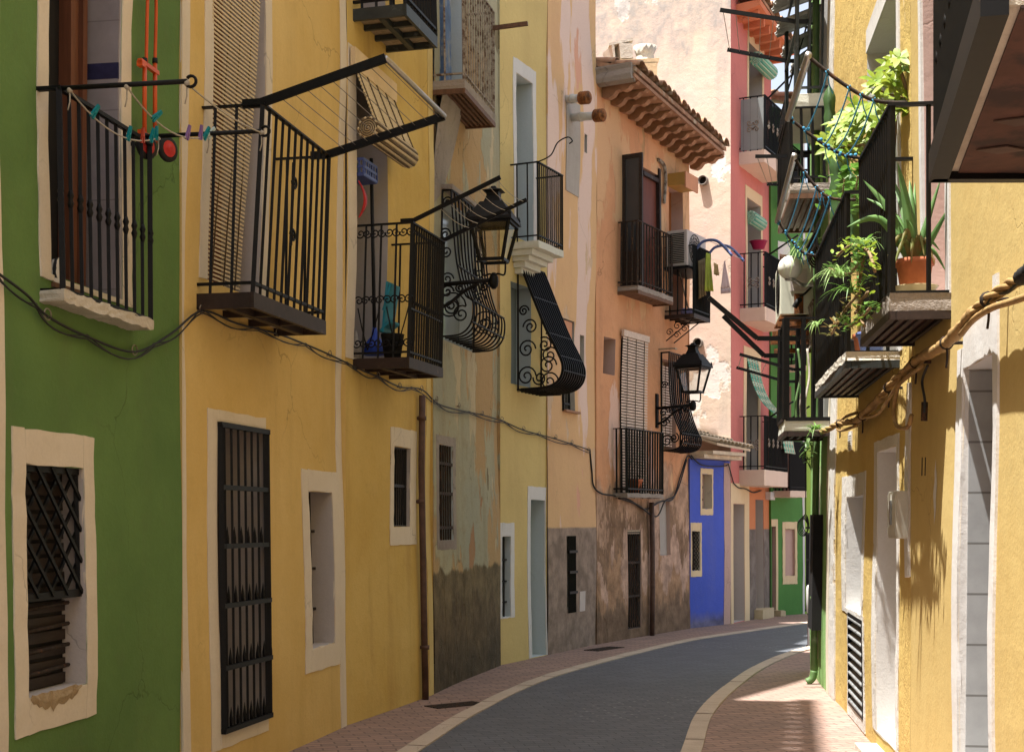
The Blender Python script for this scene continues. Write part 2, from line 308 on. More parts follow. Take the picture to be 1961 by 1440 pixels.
    def prism(s, loop, d, m=0):
        """flat loop extruded by vector d"""
        n = len(loop); a = [Vector(p) for p in loop]; b = [p+d for p in a]
        return s.add(a+b, [tuple(range(n-1, -1, -1)), tuple(range(n, 2*n))]+[(i, (i+1) % n, n+(i+1) % n, n+i) for i in range(n)], m)
    def sheet(s, rows, m=0, smooth=True):
        n = len(rows[0]); vs = [p for r in rows for p in r]
        return s.add(vs, [(i*n+k, i*n+k+1, (i+1)*n+k+1, (i+1)*n+k) for i in range(len(rows)-1) for k in range(n-1)], m, smooth)
    def ball(s, c, r, n=16, m=0, sz=1.):
        pr = [(r*math.sin(math.pi*i/n), -r*sz*math.cos(math.pi*i/n)) for i in range(n+1)]; pr[0] = (1e-4, pr[0][1]); pr[-1] = (1e-4, pr[-1][1])
        return s.lathe(c, pr, n*2, m)
    def build(s, name, mats, parent=None, label=None, cat=None, group=None, kind=None, solid=0., bev=0.):
        vs = s.v; loc = V(0, 0, 0)
        if parent is None and kind is None:
            loc = V((min(v.x for v in vs)+max(v.x for v in vs))/2, (min(v.y for v in vs)+max(v.y for v in vs))/2, min(v.z for v in vs))
            vs = [v-loc for v in vs]
        me = bpy.data.meshes.new(name); me.from_pydata([tuple(v) for v in vs], [], s.f)
        for mt in (mats if isinstance(mats, (list, tuple)) else [mats]): me.materials.append(mt)
        me.polygons.foreach_set('material_index', s.m); me.polygons.foreach_set('use_smooth', s.s); me.update()
        import bmesh
        bm = bmesh.new(); bm.from_mesh(me); bmesh.ops.recalc_face_normals(bm, faces=bm.faces); bm.to_mesh(me); bm.free()
        o = bpy.data.objects.new(name, me); COL.objects.link(o); o.location = loc
        if solid: md = o.modifiers.new('thickness', 'SOLIDIFY'); md.thickness = solid; md.offset = 0
        if bev: md = o.modifiers.new('edge', 'BEVEL'); md.width = bev; md.segments = 2; md.limit_method = 'ANGLE'
        if parent is not None: attach(o, parent)
        return tag(o, label, cat, group, kind)
def tag(o, label=None, cat=None, group=None, kind=None):
    for k, v in (('label', label), ('category', cat), ('group', group), ('kind', kind)):
        if v: o[k] = v
    return o
def wloc(o):
    p = o.location.copy()
    while o.parent: 
        o = o.parent
        p = p+o.location if o.type == 'EMPTY' else p
    return p
def attach(o, parent):
    o.parent = parent; r = parent
    while r.parent: r = r.parent
    base = r.location if r.type == 'EMPTY' else r.location
    if parent is r: o.matrix_parent_inverse = Matrix.Translation(-base)
def thing(name, label, cat, loc, group=None):
    o = bpy.data.objects.new(name, None); COL.objects.link(o); o.location = loc; o.empty_display_size = .1
    return tag(o, label, cat, group)
def cr(pts, n=6, closed=False):
    """Catmull-Rom through points"""
    P = [Vector(p) for p in pts]; out = []
    for i in range(len(P)-1):
        a, b, c, d = P[max(i-1, 0)], P[i], P[i+1], P[min(i+2, len(P)-1)]
        for k in range(n):
            t = k/n; out.append(.5*((2*b)+(c-a)*t+(2*a-5*b+4*c-d)*t*t+(3*b-a-3*c+d)*t**3))
    return out+[P[-1]]
def spiral(c, ex, ey, r, turns=1.6, a0=0., n=22, r1=.12):
    return [c+(ex*math.cos(a0+2*math.pi*turns*i/n)+ey*math.sin(a0+2*math.pi*turns*i/n))*(r*(1-(1-r1)*i/n)) for i in range(n+1)]
# ---------------------------------------------------------------- houses
class House:
    def __init__(s, label, F, u0, u1, H, wallmat, revmat, depth=5., zb=-.05, name='house', H1=None):
        s.F = F; s.u0 = u0; s.u1 = u1; s.H = H; s.H1 = H1 or H; s.mats = [wallmat, revmat]; s.holes = []; s.depth = depth; s.zb = zb
        s.e = thing(name, label, 'house', F.P((u0+u1)/2, 0, 0))
    def op(s, x0, x1, yt, yb, dep=.2, name='window', back=None, rev=1, sur=None, surmat=None, surth=.007, raw=None):
        """opening seen between photo columns x0..x1 and rows yt..yb, with a panel at its back and a painted surround"""
        F = s.F
        if raw: u0, u1, z0, z1 = raw
        else:
            u0, u1 = sorted((F.u(x0), F.u(x1))); xm = (x0+x1)/2; z1 = F.z(xm, yt); z0 = F.z(xm, yb)
        u0 = max(u0, s.u0+.02); u1 = min(u1, s.u1-.02); z0 = max(z0, .004)
        s.holes.append((u0, u1, z0, z1, dep, rev))
        b = MB(); b.fbox(F, u0-.02, u1+.02, -dep-.04, -dep, z0-.02, z1+.02)
        p = b.build(name, back or M['glass'], s.e)
        if sur:
            so = sur if len(sur) == 4 else None
            U0, U1 = sorted((F.u(so[0]), F.u(so[1]))); xm = (so[0]+so[1])/2; Z1 = F.z(xm, so[2]); Z0 = max(F.z(xm, so[3]), .004)
            U0 = max(U0, s.u0+.003); U1 = min(U1, s.u1-.003)
            f = MB(); j = .006
            if U0 < u0-.01: f.fbox(F, U0, u0-.002, -.01, surth, Z0, Z1, nz=14, jit=j)
            if U1 > u1+.01: f.fbox(F, u1+.002, U1, -.01, surth, Z0, Z1, nz=14, jit=j)
            if Z1 > z1+.01: f.fbox(F, u0-.001, u1+.001, -.01, surth, z1+.002, Z1, nu=5, jit=j)
            if Z0 < z0-.01: f.fbox(F, u0-.001, u1+.001, -.01, surth, Z0, z0-.002, nu=5, jit=j)
            if f.v: f.build('surround', surmat or M['cream'], p)
        return p, u0, u1, z0, z1
    def finish(s):
        F = s.F; b = MB()
        us = {s.u0, s.u1}; zs = {s.zb, s.H}
        for h in s.holes: us |= {h[0], h[1]}; zs |= {h[2], h[3]}
        def sub(vals, st):
            vals = sorted(vals); out = [vals[0]]
            for a, c in zip(vals, vals[1:]):
                if c-a < 1e-4: continue
                k = max(1, math.ceil((c-a)/st)); out += [a+(c-a)*i/k for i in range(1, k+1)]
            return out
        us = sub(us, .34); zs = sub(zs, .34)
        if s.H1 != s.H: zz = lambda u, z: z if z < s.H-.5 else z+(s.H1-s.H)*(u-s.u0)/(s.u1-s.u0)*(z-(s.H-.5))/.5
        else: zz = lambda u, z: z
        n = len(zs); vs = [F.P(u, 0, zz(u, z)) for u in us for z in zs]; fs = []
        for i in range(len(us)-1):
            for j in range(n-1):
                uc = (us[i]+us[i+1])/2; zc = (zs[j]+zs[j+1])/2
                if any(h[0] < uc < h[1] and h[2] < zc < h[3] for h in s.holes): continue
                fs.append((i*n+j, (i+1)*n+j, (i+1)*n+j+1, i*n+j+1))
        b.add(vs, fs, 0)
        for u0, u1, z0, z1, dep, rev in s.holes:
            zl = [z for z in zs if z0-1e-5 <= z <= z1+1e-5]; ul = [u for u in us if u0-1e-5 <= u <= u1+1e-5]
            for u in (u0, u1): b.sheet([[F.P(u, 0, z), F.P(u, -dep-.02, z)] for z in zl], rev, False)
            for z in (z0, z1): b.sheet([[F.P(u, 0, z), F.P(u, -dep-.02, z)] for u in ul], rev, False)
        D = s.depth; e = .005
        q = lambda u, o, z: F.a+F.t*u+F.n*o+V(0, 0, z)
        for u, H in ((s.u0+e, s.H), (s.u1-e, s.H1)): b.add([F.P(u, -.003, s.zb), q(u, -D, s.zb), q(u, -D, H), F.P(u, -.003, H)], [(0, 1, 2, 3)], 0)
        b.add([q(s.u0+e, -D, s.zb), q(s.u1-e, -D, s.zb), q(s.u1-e, -D, s.H1), q(s.u0+e, -D, s.H)], [(0, 1, 2, 3)], 0)
        b.add([F.P(s.u0+e, -.003, s.H), F.P(s.u1-e, -.003, s.H1), q(s.u1-e, -D, s.H1), q(s.u0+e, -D, s.H)], [(0, 1, 2, 3)], 0)
        s.wall = b.build('wall', s.mats, s.e); return s
    def part(s, b, name, mat, parent=None, **kw): return b.build(name, mat, parent or s.e, **kw)
    def stripe(s, x0, x1, mat, z0=0., z1=None, name='painted_stripe', th=.006, jit=.006):
        F = s.F; u0, u1 = sorted((F.u(x0), F.u(x1))); u0 = max(u0, s.u0+.004); u1 = min(u1, s.u1-.004); z1 = z1 or s.H-.05
        b = MB().fbox(F, u0, u1, -.01, th, z0, z1, nz=int((z1-z0)/.25)+1, jit=jit); return s.part(b, name, mat)
def railing_mesh(F, u0, u1, d, z0, z1, nf, ne, w=.014, top=(.03, .014), near=True, far=True, flare=0., knuckle=False, mid=None, low=.06):
    b = MB(); hr = MB(); w *= 1.12
    uf = lambda i: u0+.015+(u1-u0-.03)*i/(nf-1)
    dd = d-.015
    for i in range(nf):
        b.bar(F.P(uf(i), dd, z0), F.P(uf(i), dd+flare, z1), w*(1.5 if i in (0, nf-1) else 1))
        if knuckle: b.lathe(F.P(uf(i), dd, z0+(z1-z0)*.47)-V(0, 0, .05), [(w*.5, 0), (w*1.0, .03), (w*.6, .05), (w*1.0, .07), (w*.5, .1)], 6)
    ends = ([u0+.015] if near else [])+([u1-.015] if far else [])
    for u in ends:
        for k in range(ne): b.bar(F.P(u, dd*(k+.6)/(ne+.6), z0), F.P(u, dd*(k+.6)/(ne+.6), z1), w)
        hr.bar(F.P(u, -.02, z1), F.P(u, dd+flare+top[0]/2, z1), top[0], top[1])
        b.bar(F.P(u, 0, z0+low), F.P(u, dd, z0+low), w*1.2, w)
    hr.bar(F.P(u0, dd+flare, z1+.001), F.P(u1, dd+flare, z1+.001), top[0], top[1])
    b.bar(F.P(u0+.01, dd, z0+low), F.P(u1-.01, dd, z0+low), w*1.4, w)
    if mid:
        for zm in mid: b.bar(F.P(u0+.01, dd+flare*.6, zm), F.P(u1-.01, dd+flare*.6, zm), w*1.4, w*.8)
    return b, hr
def balcony(H, F, u0, u1, d, zt, th, zr, nf, ne, slab, rail, style='plain', w=.014, flare=0., knuckle=False, mid=None, under=None, low=.06, top=(.03, .014)):
    """a balcony part: slab mesh, with railing, handrail and under-frame as its own pieces"""
    b = MB()
    if style == 'plain': b.fbox(F, u0, u1, -.05, d, zt-th, zt, nu=8, nz=2, jit=.004)
    elif style == 'rough': b.fbox(F, u0, u1, -.05, d, zt-th, zt, nu=22, nz=3, jit=.007)
    elif style == 'frame':
        b.fbox(F, u0+.03, u1-.03, -.05, d-.03, zt-th*.45, zt-.01)
    s = b.build('balcony', slab, H.e, bev=.006 if style == 'plain' else 0)
    if style == 'frame':
        f = MB()
        f.fbox(F, u0, u1, d-.03, d, zt-th, zt); f.fbox(F, u0, u0+.03, -.02, d-.032, zt-th, zt); f.fbox(F, u1-.03, u1, -.02, d-.032, zt-th, zt)
        f.fbox(F, u0+.032, u1-.032, d*.45, d*.45+.05, zt-th, zt-th*.5)
        for k in (.3, .62): u = u0+(u1-u0)*k; f.fbox(F, u, u+.035, -.02, d*.45-.002, zt-th*.95, zt-th*.5); f.fbox(F, u, u+.035, d*.45+.052, d-.032, zt-th*.95, zt-th*.5)
        f.build('slab_frame', under or M['brownsteel'], s)
    elif under:
        f = MB(); k = 6
        for i in range(k):
            o = d*(i+.5)/k; f.fbox(F, u0+.03, u1-.03, o-.012, o+.012, zt-th-.035, zt-th-.001)
        f.fbox(F, u0, u1, d-.035, d+.004, zt-th-.05, zt-th-.002); f.fbox(F, u0, u0+.03, 0, d-.037, zt-th-.05, zt-th-.002); f.fbox(F, u1-.03, u1, 0, d-.037, zt-th-.05, zt-th-.002)
        f.build('slab_frame', under, s)
    if nf:
        r, h = railing_mesh(F, u0, u1, d, zt, zr, nf, ne, w, flare=flare, knuckle=knuckle, mid=mid, low=low, top=top)
        r.build('railing', rail, s); h.build('handrail', rail, s)
    return s
def grille(parent, F, u0, u1, z0, z1, o, nv, zbars, mat, w=.014, frame=True, spikes=False, name='grille', ext=0.):
    b = MB()
    for i in range(nv):
        u = u0+(u1-u0)*(i+.5)/nv; b.bar(F.P(u, o, z0-ext), F.P(u, o, z1), w)
        if spikes:
            for zb in zbars[:-1]+[z0+.02]: b.lathe(F.P(u+(u1-u0)*.5/nv, o, zb), [(w*.75, 0), (w*.75, .05), (.001, .13)], 4)
    for zb in zbars: b.bar(F.P(u0, o+w*.4, zb), F.P(u1, o+w*.4, zb), w*1.6, w*1.9)
    if frame:
        for u in (u0, u1): b.bar(F.P(u, o, z0), F.P(u, o, z1), w*2)
        for z in (z0, z1): b.bar(F.P(u0-w, o+.002, z), F.P(u1+w, o+.002, z), w*2)
    return b.build(name, mat, parent)
def potbelly(parent, F, u0, u1, prof, nb, mat, scroll, w=.013, bands=(.0, .33, .55, .72), name='grille', strap=.014):
    """window cage whose bars run down a bulging profile [(o, z)]; scrollwork closes the near side"""
    pr = [(p.x, p.y) for p in cr([V(o, z, 0) for o, z in prof], 6)]
    g = MB()
    for i in range(nb):
        u = u0+(u1-u0)*i/(nb-1); rows = []
        for k, (o, z) in enumerate(pr):
            a, c = pr[max(0, k-1)], pr[min(len(pr)-1, k+1)]; L_ = math.hypot(c[0]-a[0], c[1]-a[1]); no, nz = -(c[1]-a[1])/L_*strap/2, (c[0]-a[0])/L_*strap/2; hw = w*.42
            rows.append([F.P(u-hw, o-no, z-nz), F.P(u+hw, o-no, z-nz), F.P(u+hw, o+no, z+nz), F.P(u-hw, o+no, z+nz), F.P(u-hw, o-no, z-nz)])
        g.sheet(rows, 0, False)
    for f in bands:
        o, z = pr[int(f*(len(pr)-1))]; g.bar(F.P(u0, o+.004, z), F.P(u1, o+.004, z), w*1.6, w*.7)
    p = g.build(name, mat, parent)
    for u in (u0, u1):
        s = MB(); zt = pr[0][1]; zb = pr[-1][1]
        s.bar(F.P(u, .012, zb), F.P(u, .012, zt), w*1.2); s.bar(F.P(u, -.02, zt), F.P(u, pr[0][0]+.01, zt), w*1.2); s.bar(F.P(u, -.02, zb), F.P(u, pr[-1][0]+.05, zb), w*1.2)
        for (o, z, r, a0, sg) in scroll:
            s.tube(spiral(F.P(u, o, z), F.n*sg, V(0, 0, 1), r, 1.7, a0, 26), w*.6, 5)
        s.build('scrollwork', mat, p)
    return p
def rack(label, F, u0, u1, d0, z0, d1, z1, nw, mat, endmat=None, wiremat=None, dz=0., w=.035, sag=0., group=None, f0=.15, name='drying_rack', d1b=None, endbar=True):
    """two arms standing out from a balcony rail with clothes lines between them"""
    e = thing(name, label, 'drying rack', F.P((u0+u1)/2, d0, z0), group)
    d1b = d1b or d1; A = [F.P(u0, d0, z0), F.P(u0, d1, z1)]; B = [F.P(u1, d0, z0+dz), F.P(u1, d1b, z1+dz)]
    for P, q in ((A, u0), (B, u1)):
        MB().bar(P[0], P[1], w*.45, w).bar(F.P(q, d0-.12, P[0].z), P[0], w*.45, w).build('arm', mat, e)
    if endmat: MB().tube([A[1], B[1]], .018, 10).build('end_bar', endmat, e)
    if nw:
        l = MB()
        for k in range(nw):
            f = f0+(.96-f0)*k/max(1, nw-1); a = A[0].lerp(A[1], f); b_ = B[0].lerp(B[1], f)
            l.tube([a.lerp(b_, t)-V(0, 0, sag*4*t*(1-t)) for t in [i/6 for i in range(7)]], .0035, 4)
        l.build('clothes_line', wiremat or M['wire'], e)
    return e
def leaf(b, p, d, L, wd, up=V(0, 0, 1), bend=.3, m=0, fold=.15, n=4, tip=.0):
    d = Vector(d).normalized(); x = d.cross(up); x = x.normalized() if x.length > .05 else V(1, 0, 0); y = x.cross(d)
    rows = []
    for i in range(n+1):
        t = i/n; wv = wd*(math.sin(math.pi*min(1, .08+t*.92))**.8)*.5 if not tip else wd*.5*(1-t)**tip
        c = p+d*(L*t)-V(0, 0, 1)*(bend*L*t*t)
        rows.append([c-x*wv+y*fold*wv, c, c+x*wv+y*fold*wv])
    b.sheet(rows, m)
def roofcap(H, F, u0, u1, z0, z1, over, back, mat, rise=.36, tw=.2, name='roof', under=None, jit=.02, th=.05):
    """a pitched roof of canal tiles: barrel rows running down the slope, and a thin bed under them"""
    b = MB(); n = max(2, int((u1-u0)/tw))
    bed = lambda u, o, dz: F.a+F.t*u+F.n*o+V(0, 0, z0+(z1-z0)*(u-u0)/(u1-u0)+(over-o)*rise+dz)
    b.hexa([bed(u0, over-.05, -.01), bed(u1, over-.05, -.01), bed(u1, -back, -.01), bed(u0, -back, -.01), bed(u0, over-.05, th), bed(u1, over-.05, th), bed(u1, -back, th), bed(u0, -back, th)])
    for i in range(n):
        u = u0+(u1-u0)*(i+.5)/n; rr = (u1-u0)/n*.52
        k = 9
        for q in range(int((over+back)/.38)):
            o1 = over-q*.38+random.uniform(-jit, jit); o2 = o1-.44; du = random.uniform(-jit, jit)*.5
            rows = []
            for o, r_, lift in ((o1, rr*1.08, .035), (o2, rr*.9, .0)):
                rows.append([bed(u+du+r_*math.cos(math.pi*a/k), o, th+lift+r_*.8*math.sin(math.pi*a/k)) for a in range(k+1)])
            rows2 = [[p-V(0, 0, .014) for p in r_] for r_ in rows]
            b.sheet(rows, 0); b.sheet(rows2, 0, True); b.sheet([rows[0], rows2[0]], 0, False)
    return b.build(name, mat, H.e)
# ---------------------------------------------------------------- the setting: ground, road, kerbs
g = MB(); g.add([V(-60, -30, 0), V(60, -30, 0), V(60, 90, 0), V(-60, 90, 0)], [(0, 1, 2, 3)]); g.build('pavement', M['pave'], kind='structure')
KL = [(-3.75, -6), (-1.62, 5.5), (-.71, 10.43), (-.37, 12.3), (.18, 14.6), (.86, 16.5), (2.36, 19.8), (3.29, 21.3), (4.99, 23.7), (7, 26.2), (9, 28)]
KR = [(-1.75, -6), (.36, 5.5), (1.27, 10.43), (1.67, 12.57), (2.31, 14.9), (3.14, 17.3), (4.1, 19.3), (5.2, 20.9), (6.4, 22.6), (8.4, 24.6), (10.4, 26.4)]
cl = cr([V(a, b, 0) for a, b in KL], 8); crr = cr([V(a, b, 0) for a, b in KR], 8)
MB().sheet([[a+V(0, 0, .004), b+V(0, 0, .004)] for a, b in zip(cl, crr)], 0, False).build('road', M['road'], kind='structure')
def kerb(line, side):
    b = MB(); L = 0; rows = []
    for i, p in enumerate(line):
        t = (line[min(i+1, len(line)-1)]-line[max(i-1, 0)]).normalized(); nn = V(-t.y, t.x, 0)*side
        rows.append([p-nn*.02+V(0, 0, .0), p-nn*.02+V(0, 0, .014), p+nn*.13+V(0, 0, .016), p+nn*.13])
    acc = [0.]
    for a, c in zip(line, line[1:]): acc.append(acc[-1]+(c-a).length)
    def at(s_):
        for i in range(len(acc)-1):
            if s_ <= acc[i+1]: f = (s_-acc[i])/(acc[i+1]-acc[i]); return [p.lerp(q, f) for p, q in zip(rows[i], rows[i+1])]
        return rows[-1]
    s0 = 0.
    while s0 < acc[-1]-.3:
        s1 = min(acc[-1], s0+random.uniform(.42, .62)); dz = V(0, 0, random.uniform(-.003, .003)); m_ = (s0+s1)/2
        b.sheet([[p+dz*(1 if 0 < i < 3 else 0) for i, p in enumerate(at(q))] for q in (s0+.004, m_, s1-.004)], 0, False); s0 = s1
    return b.build('kerb', M['kerb'], kind='structure')
kerb(cl, 1); kerb(crr, -1)
# ---------------------------------------------------------------- the row on the shaded side
def line(sl, c, Y0, Y1, **k): return Fac((sl*Y0+c, Y0), (sl*Y1+c, Y1), **k)
FG = line(.17, -3.507, 6.0, 9, ph=.3, amp=.014); FA = line(.2, -3.765, 8.4, 12, ph=1.4); FB = line(.287, -4.79, 11.5, 14, ph=2.2)
FC = line(.2256, -3.942, 13.5, 17, ph=.9); FD = line(.47, -8.048, 16.6, 18.2, ph=2.9, amp=.012); FE = line(.458, -7.831, 17.9, 20, ph=.2, amp=.014)
FP = line(.56, -9.833, 19.4, 23, ph=1.1, amp=.014); FBl = line(.83, -15.933, 22.4, 24, ph=0, amp=.006)
FK = line(.5, -8.14, 23.4, 26, ph=2., amp=.006); FF = line(1.2, -26.02, 25.3, 28.5, ph=.5, amp=.006)
FN = line(.17, -3.507, -9, 7, amp=0)
# --- neighbour, just outside the frame, put in to block light
n = House('unseen beige house at the street edge before the green house', FN, 0, FN.u(-62), 13, M['neigh'], M['jamb']); n.finish()
# --- green house
h = House('green house with cream trim and a lattice-barred ground window', FG, FG.u(-60), FG.u(345)-.002, 14, M['green'], M['jamb']); F = FG
h.stripe(-20, 5, M['cream'])
dr = h.op(100, 237, -260, 549, .245, 'door', M['dark'], sur=(79, 255, -330, 560), surmat=M['cream'])
d, u0, u1, z0, z1 = dr
b = MB(); uj = F.u(125); v0, v1 = F.u(127, -.2), F.u(158, -.2); b.fbox(F, v0, v0+.05, -.24, -.17, z0, z1); b.fbox(F, v0+.051, v1-.051, -.235, -.195, z0, z1); b.fbox(F, v1-.05, v1, -.24, -.17, z0, z1)
h.part(b, 'door_leaf', M['wood'], d)
b = MB(); zn = F.z(237, 136); b.fbox(F, u1-.012, u1-.001, -.245, -.01, z0, zn-.045); b.fbox(F, u1-.012, u1-.001, -.245, -.01, zn+.045, z1)
h.part(b, 'tiled_jamb', M['lilactile'], d)
b = MB(); b.fbox(F, u1-.013, u1-.001, -.245, -.008, zn-.045, zn+.045); h.part(b, 'tile_band', M['navytile'], d)
dG = .115; uG0 = F.u(78); uG1 = F.u(294, dG)
bal = balcony(h, F, uG0, uG1, dG+.015, 2.845, .06, 3.84, 11, 0, M['slab'], M['iron'], 'rough', w=.016, knuckle=True, low=.0, top=(.028, .02))
w, u0, u1, z0, z1 = h.op(45, 160, 893, 1322, .13, 'window', M['dark'], sur=(19, 180, 827, 1391), surmat=M['cream'])
zm = F.z(105, 1140)
b = MB(); zz = zm; nv = 6
for i in range(-8, 9):
    for sg in (1, -1):
        a = u0+(u1-u0)*i/4; c = a+sg*(u1-u0)*1.0; t0 = 0; L = z1-zm
        # clip the slanted flat to the frame
        lo, hi = 0., 1.
        for _ in range(1):
            du = c-a
            ta, tb = (u0-a)/du, (u1-a)/du
            if ta > tb: ta, tb = tb, ta
            lo, hi = max(lo, ta), min(hi, tb)
        if hi-lo > .08: b.bar(F.P(a+du*lo, -.03-.012*sg, zm+L*lo), F.P(a+du*hi, -.03-.012*sg, zm+L*hi), .012, .02)
for u in (u0+.012, u1-.012): b.bar(F.P(u, -.035, zm), F.P(u, -.035, z1), .024)
for z in (zm, z1-.012): b.bar(F.P(u0, -.033, z), F.P(u1, -.033, z), .024, .04)
h.part(b, 'grille', M['iron'], w)
b = MB()
for k in range(4): z = z0+(zm-z0)*(k+.75)/4.4; b.tube([F.P(u0, -.085, z), F.P((u0+u1)/2, -.08, z+.012), F.P(u1-.03, -.085, z+.02)], .011, 6)
h.part(b, 'crossbar', M['ironrust'], w)
b = MB()
for k in range(15): z = z0+(z1-z0)*(k+.5)/15; b.fbox(F, u0, u1-.004, -.127, -.115, z-.03, z+.024)
h.part(b, 'shutter', M['darkbrown'], w)
b = MB(); top = []; bot = []
for k in range(19):
    t = k/18; u = u0+.01+(u1-u0-.10)*t; top.append(F.P(u, .014+.008*random.random(), z0+.004+.012*random.random())); bot.append(F.P(u, .0085, z0-.012-(.085*math.sin(math.pi*t)**.7)*random.uniform(.6, 1.1)))
mid = [a.lerp(c, .5)+F.n*random.uniform(-.001, .012) for a, c in zip(top, bot)]
b.sheet([top, mid, bot], 0, False)
h.part(b, 'broken_sill', M['brokenplaster'], w)
h.finish()
# --- yellow house with the drying frame
h = House('ochre yellow house with two tall recessed ground windows', FA, FA.u(345)+.004, FA.u(659), 15.2, M['yelA'], M['jamb']); F = FA
h.stripe(344, 360, M['cream']); h.stripe(648, 659, M['cream'])
dA = .387; uA0 = F.u(384); uA1 = F.u(625, dA)
h.op(403, 501, -330, 556, .3, 'door', M['woodred'], sur=(388, 514, -400, 556), surmat=M['cream'])
balcony(h, F, uA0, uA1, dA, 3.15, .10, 4.33, 12, 2, M['slab'], M['iron'], 'frame', w=.017, flare=.03, top=(.035, .012))
# terrace balustrade far up on the roof
b = MB()
for k in range(11): u = h.u0+.15+(h.u1-h.u0-.3)*k/10; b.fbox(F, u-.07, u+.07, -.16, -.02, 15.19, 16.1)
b.fbox(F, h.u0+.01, h.u1-.01, -.18, 0., 16.101, 16.2); h.part(b, 'roof_balustrade', M['cream'])
# wrought centre piece on the railing
b = MB(); uc = uA0+(uA1-uA0)*.43
b.bar(F.P(uc, dA+.02, 3.55), F.P(uc, dA+.02, 4.1), .02)
for zc, sg in ((3.98, 1), (3.62, -1)): b.tube(spiral(F.P(uc+.035, dA+.02, zc), F.t, V(0, 0, sg), .05, 1.5, math.pi), .009, 5)
h.part(b, 'wrought_scroll', M['iron'])
w, u0, u1, z0, z1 = h.op(419, 508, 820, 1384, .3, 'window', M['darkbrown'], sur=(401, 507, 791, 1420), surmat=M['cream'])
zb = [F.z(466, y) for y in (935.5, 1044, 1154, 1268)]
grille(w, F, u0+.01, u1-.005, z0, z1, .02, 7, sorted(zb), M['iron'], .017, spikes=True)
b = MB(); b.fbox(F, u0+.02, u0+.28, -.29, -.24, z0, z1); h.part(b, 'shutter', M['dark'], w)
w, u0, u1, z0, z1 = h.op(591, 637, 942, 1236, .3, 'window', M['dark'], sur=(578, 649, 901, 1280), surmat=M['cream'])
b = MB(); uq = F.u(594, -.16); b.bar(F.P(uq, -.16, z0), F.P(uq, -.16, z1), .02)
for y in (1018, 1092, 1172): z = F.z(600, y); b.bar(F.P(u0+.0, -.16, z), F.P(uq+.07, -.16, z), .022)
h.part(b, 'grille', M['ironrust'], w)
h.finish()
# --- mustard house with wrought balcony
h = House('mustard yellow house with a scrolled iron balcony and a brown downpipe', FB, FB.u(659)+.004, FB.u(828), 12.6, M['yelB'], M['jamb'], H1=15.6); F = FB
h.stripe(819, 828, M['pale'])
dB = .51; uB0 = F.u(677); uB1 = F.u(850, dB)
h.op(677, 739, 140, 694, .3, 'door', M['dark'], sur=(661, 739, 115, 694), surmat=M['cream'])
bl = balcony(h, F, uB0, uB1, dB, 3.09, .09, 4.22, 15, 3, M['woodpale'], M['iron'], 'frame', w=.015, low=.045, mid=(3.5,))
b = MB()
for o in (.06, .19, .32, .45):
    for zc, sg in ((4.15, -1), (3.58, 1), (3.22, -1)):
        for dr_ in (1, -1): b.tube(spiral(F.P(uB0+.015, o+dr_*.03, zc), F.n*dr_, V(0, 0, sg), .042, 1.4, 0), .006, 4)
for o in (.125, .385):
    for dr_ in (1, -1): b.tube([F.P(uB0+.015, o, 3.16), F.P(uB0+.015, o+dr_*.06, 3.36), F.P(uB0+.015, o+dr_*.1, 3.52)], .006, 4)
h.part(b, 'scrollwork', M['iron'], bl); b = MB(); nf = 15
for i in range(nf-1):
    u = uB0+(uB1-uB0)*(i+.5)/nf
    for zc, sg in ((4.16, -1), (3.55, 1)): b.tube(spiral(F.P(u, dB-.015, zc), F.t, V(0, 0, sg), .03, 1.3, 0, 12), .005, 4)
h.part(b, 'scrollwork', M['iron'], bl)
bt = balcony(h, F, F.u(672), F.u(838, .483), .483, 6.04, .10, 7.1, 11, 3, M['woodpale'], M['iron'], 'frame', w=.02, under=M['steelblue'])
h.op(677, 739, -420, 20, .3, 'door', M['woodred'], raw=(F.u(690), F.u(739), 6.04, 8.2))
w, u0, u1, z0, z1 = h.op(755, 788, 857, 1008, .14, 'window', M['dark'], sur=(748, 800, 821, 1043), surmat=M['cream'])
grille(w, F, u0, u1, z0, z1, -.05, 8, [F.z(771, 930)], M['iron'], .014)
h.finish()
pp = MB(); up = F.u(802); pp.tube([F.P(up, .05, z) for z in (0., 1.1, 2.2, 2.92)], .032, 10)
for z in (.5, 1.9, 2.7): pp.lathe(F.P(up, .05, z), [(.04, -.02), (.04, .02)], 10); pp.fbox(F, up-.012, up+.012, -.01, .04, z-.015, z+.015)
pp.build('downpipe', M['pipebrown'], None, 'thin brown rusty downpipe on the mustard wall beside the small barred window', 'pipe')
# --- weathered grey house
h = House('weathered grey-green house with a rough dark base', FC, FC.u(828)+.003, FC.u(955), 15.6, M['grey'], M['jambblue']); F = FC
dC = .325; uC0 = F.u(826)+.01; uC1 = F.u(944.7, dC)
h.op(838, 884, -250, 152, .22, 'door', M['woodblue'], raw=(F.u(838), F.u(884), 6.0, 8.0))
b = MB(); b.fbox(F, F.u(838)+.25, F.u(838)+.55, -.05, -.02, 6.0, 8.0)
h.part(b, 'door_leaf', M['woodblue'])
bc = balcony(h, F, uC0, uC1, dC, 6.06, .085, 7.15, 14, 1, M['conc'], M['ironpale'], 'rough', w=.015, under=M['woodrot'])
b = MB(); a = F.P(uC1-.03, -.02, 7.0); b.bar(F.P(uC1-.03, dC-.02, 6.98), F.P(uC1-.03, dC+.36, 7.0), .04)
h.part(b, 'bracket_arm', M['woodrot'], bc)
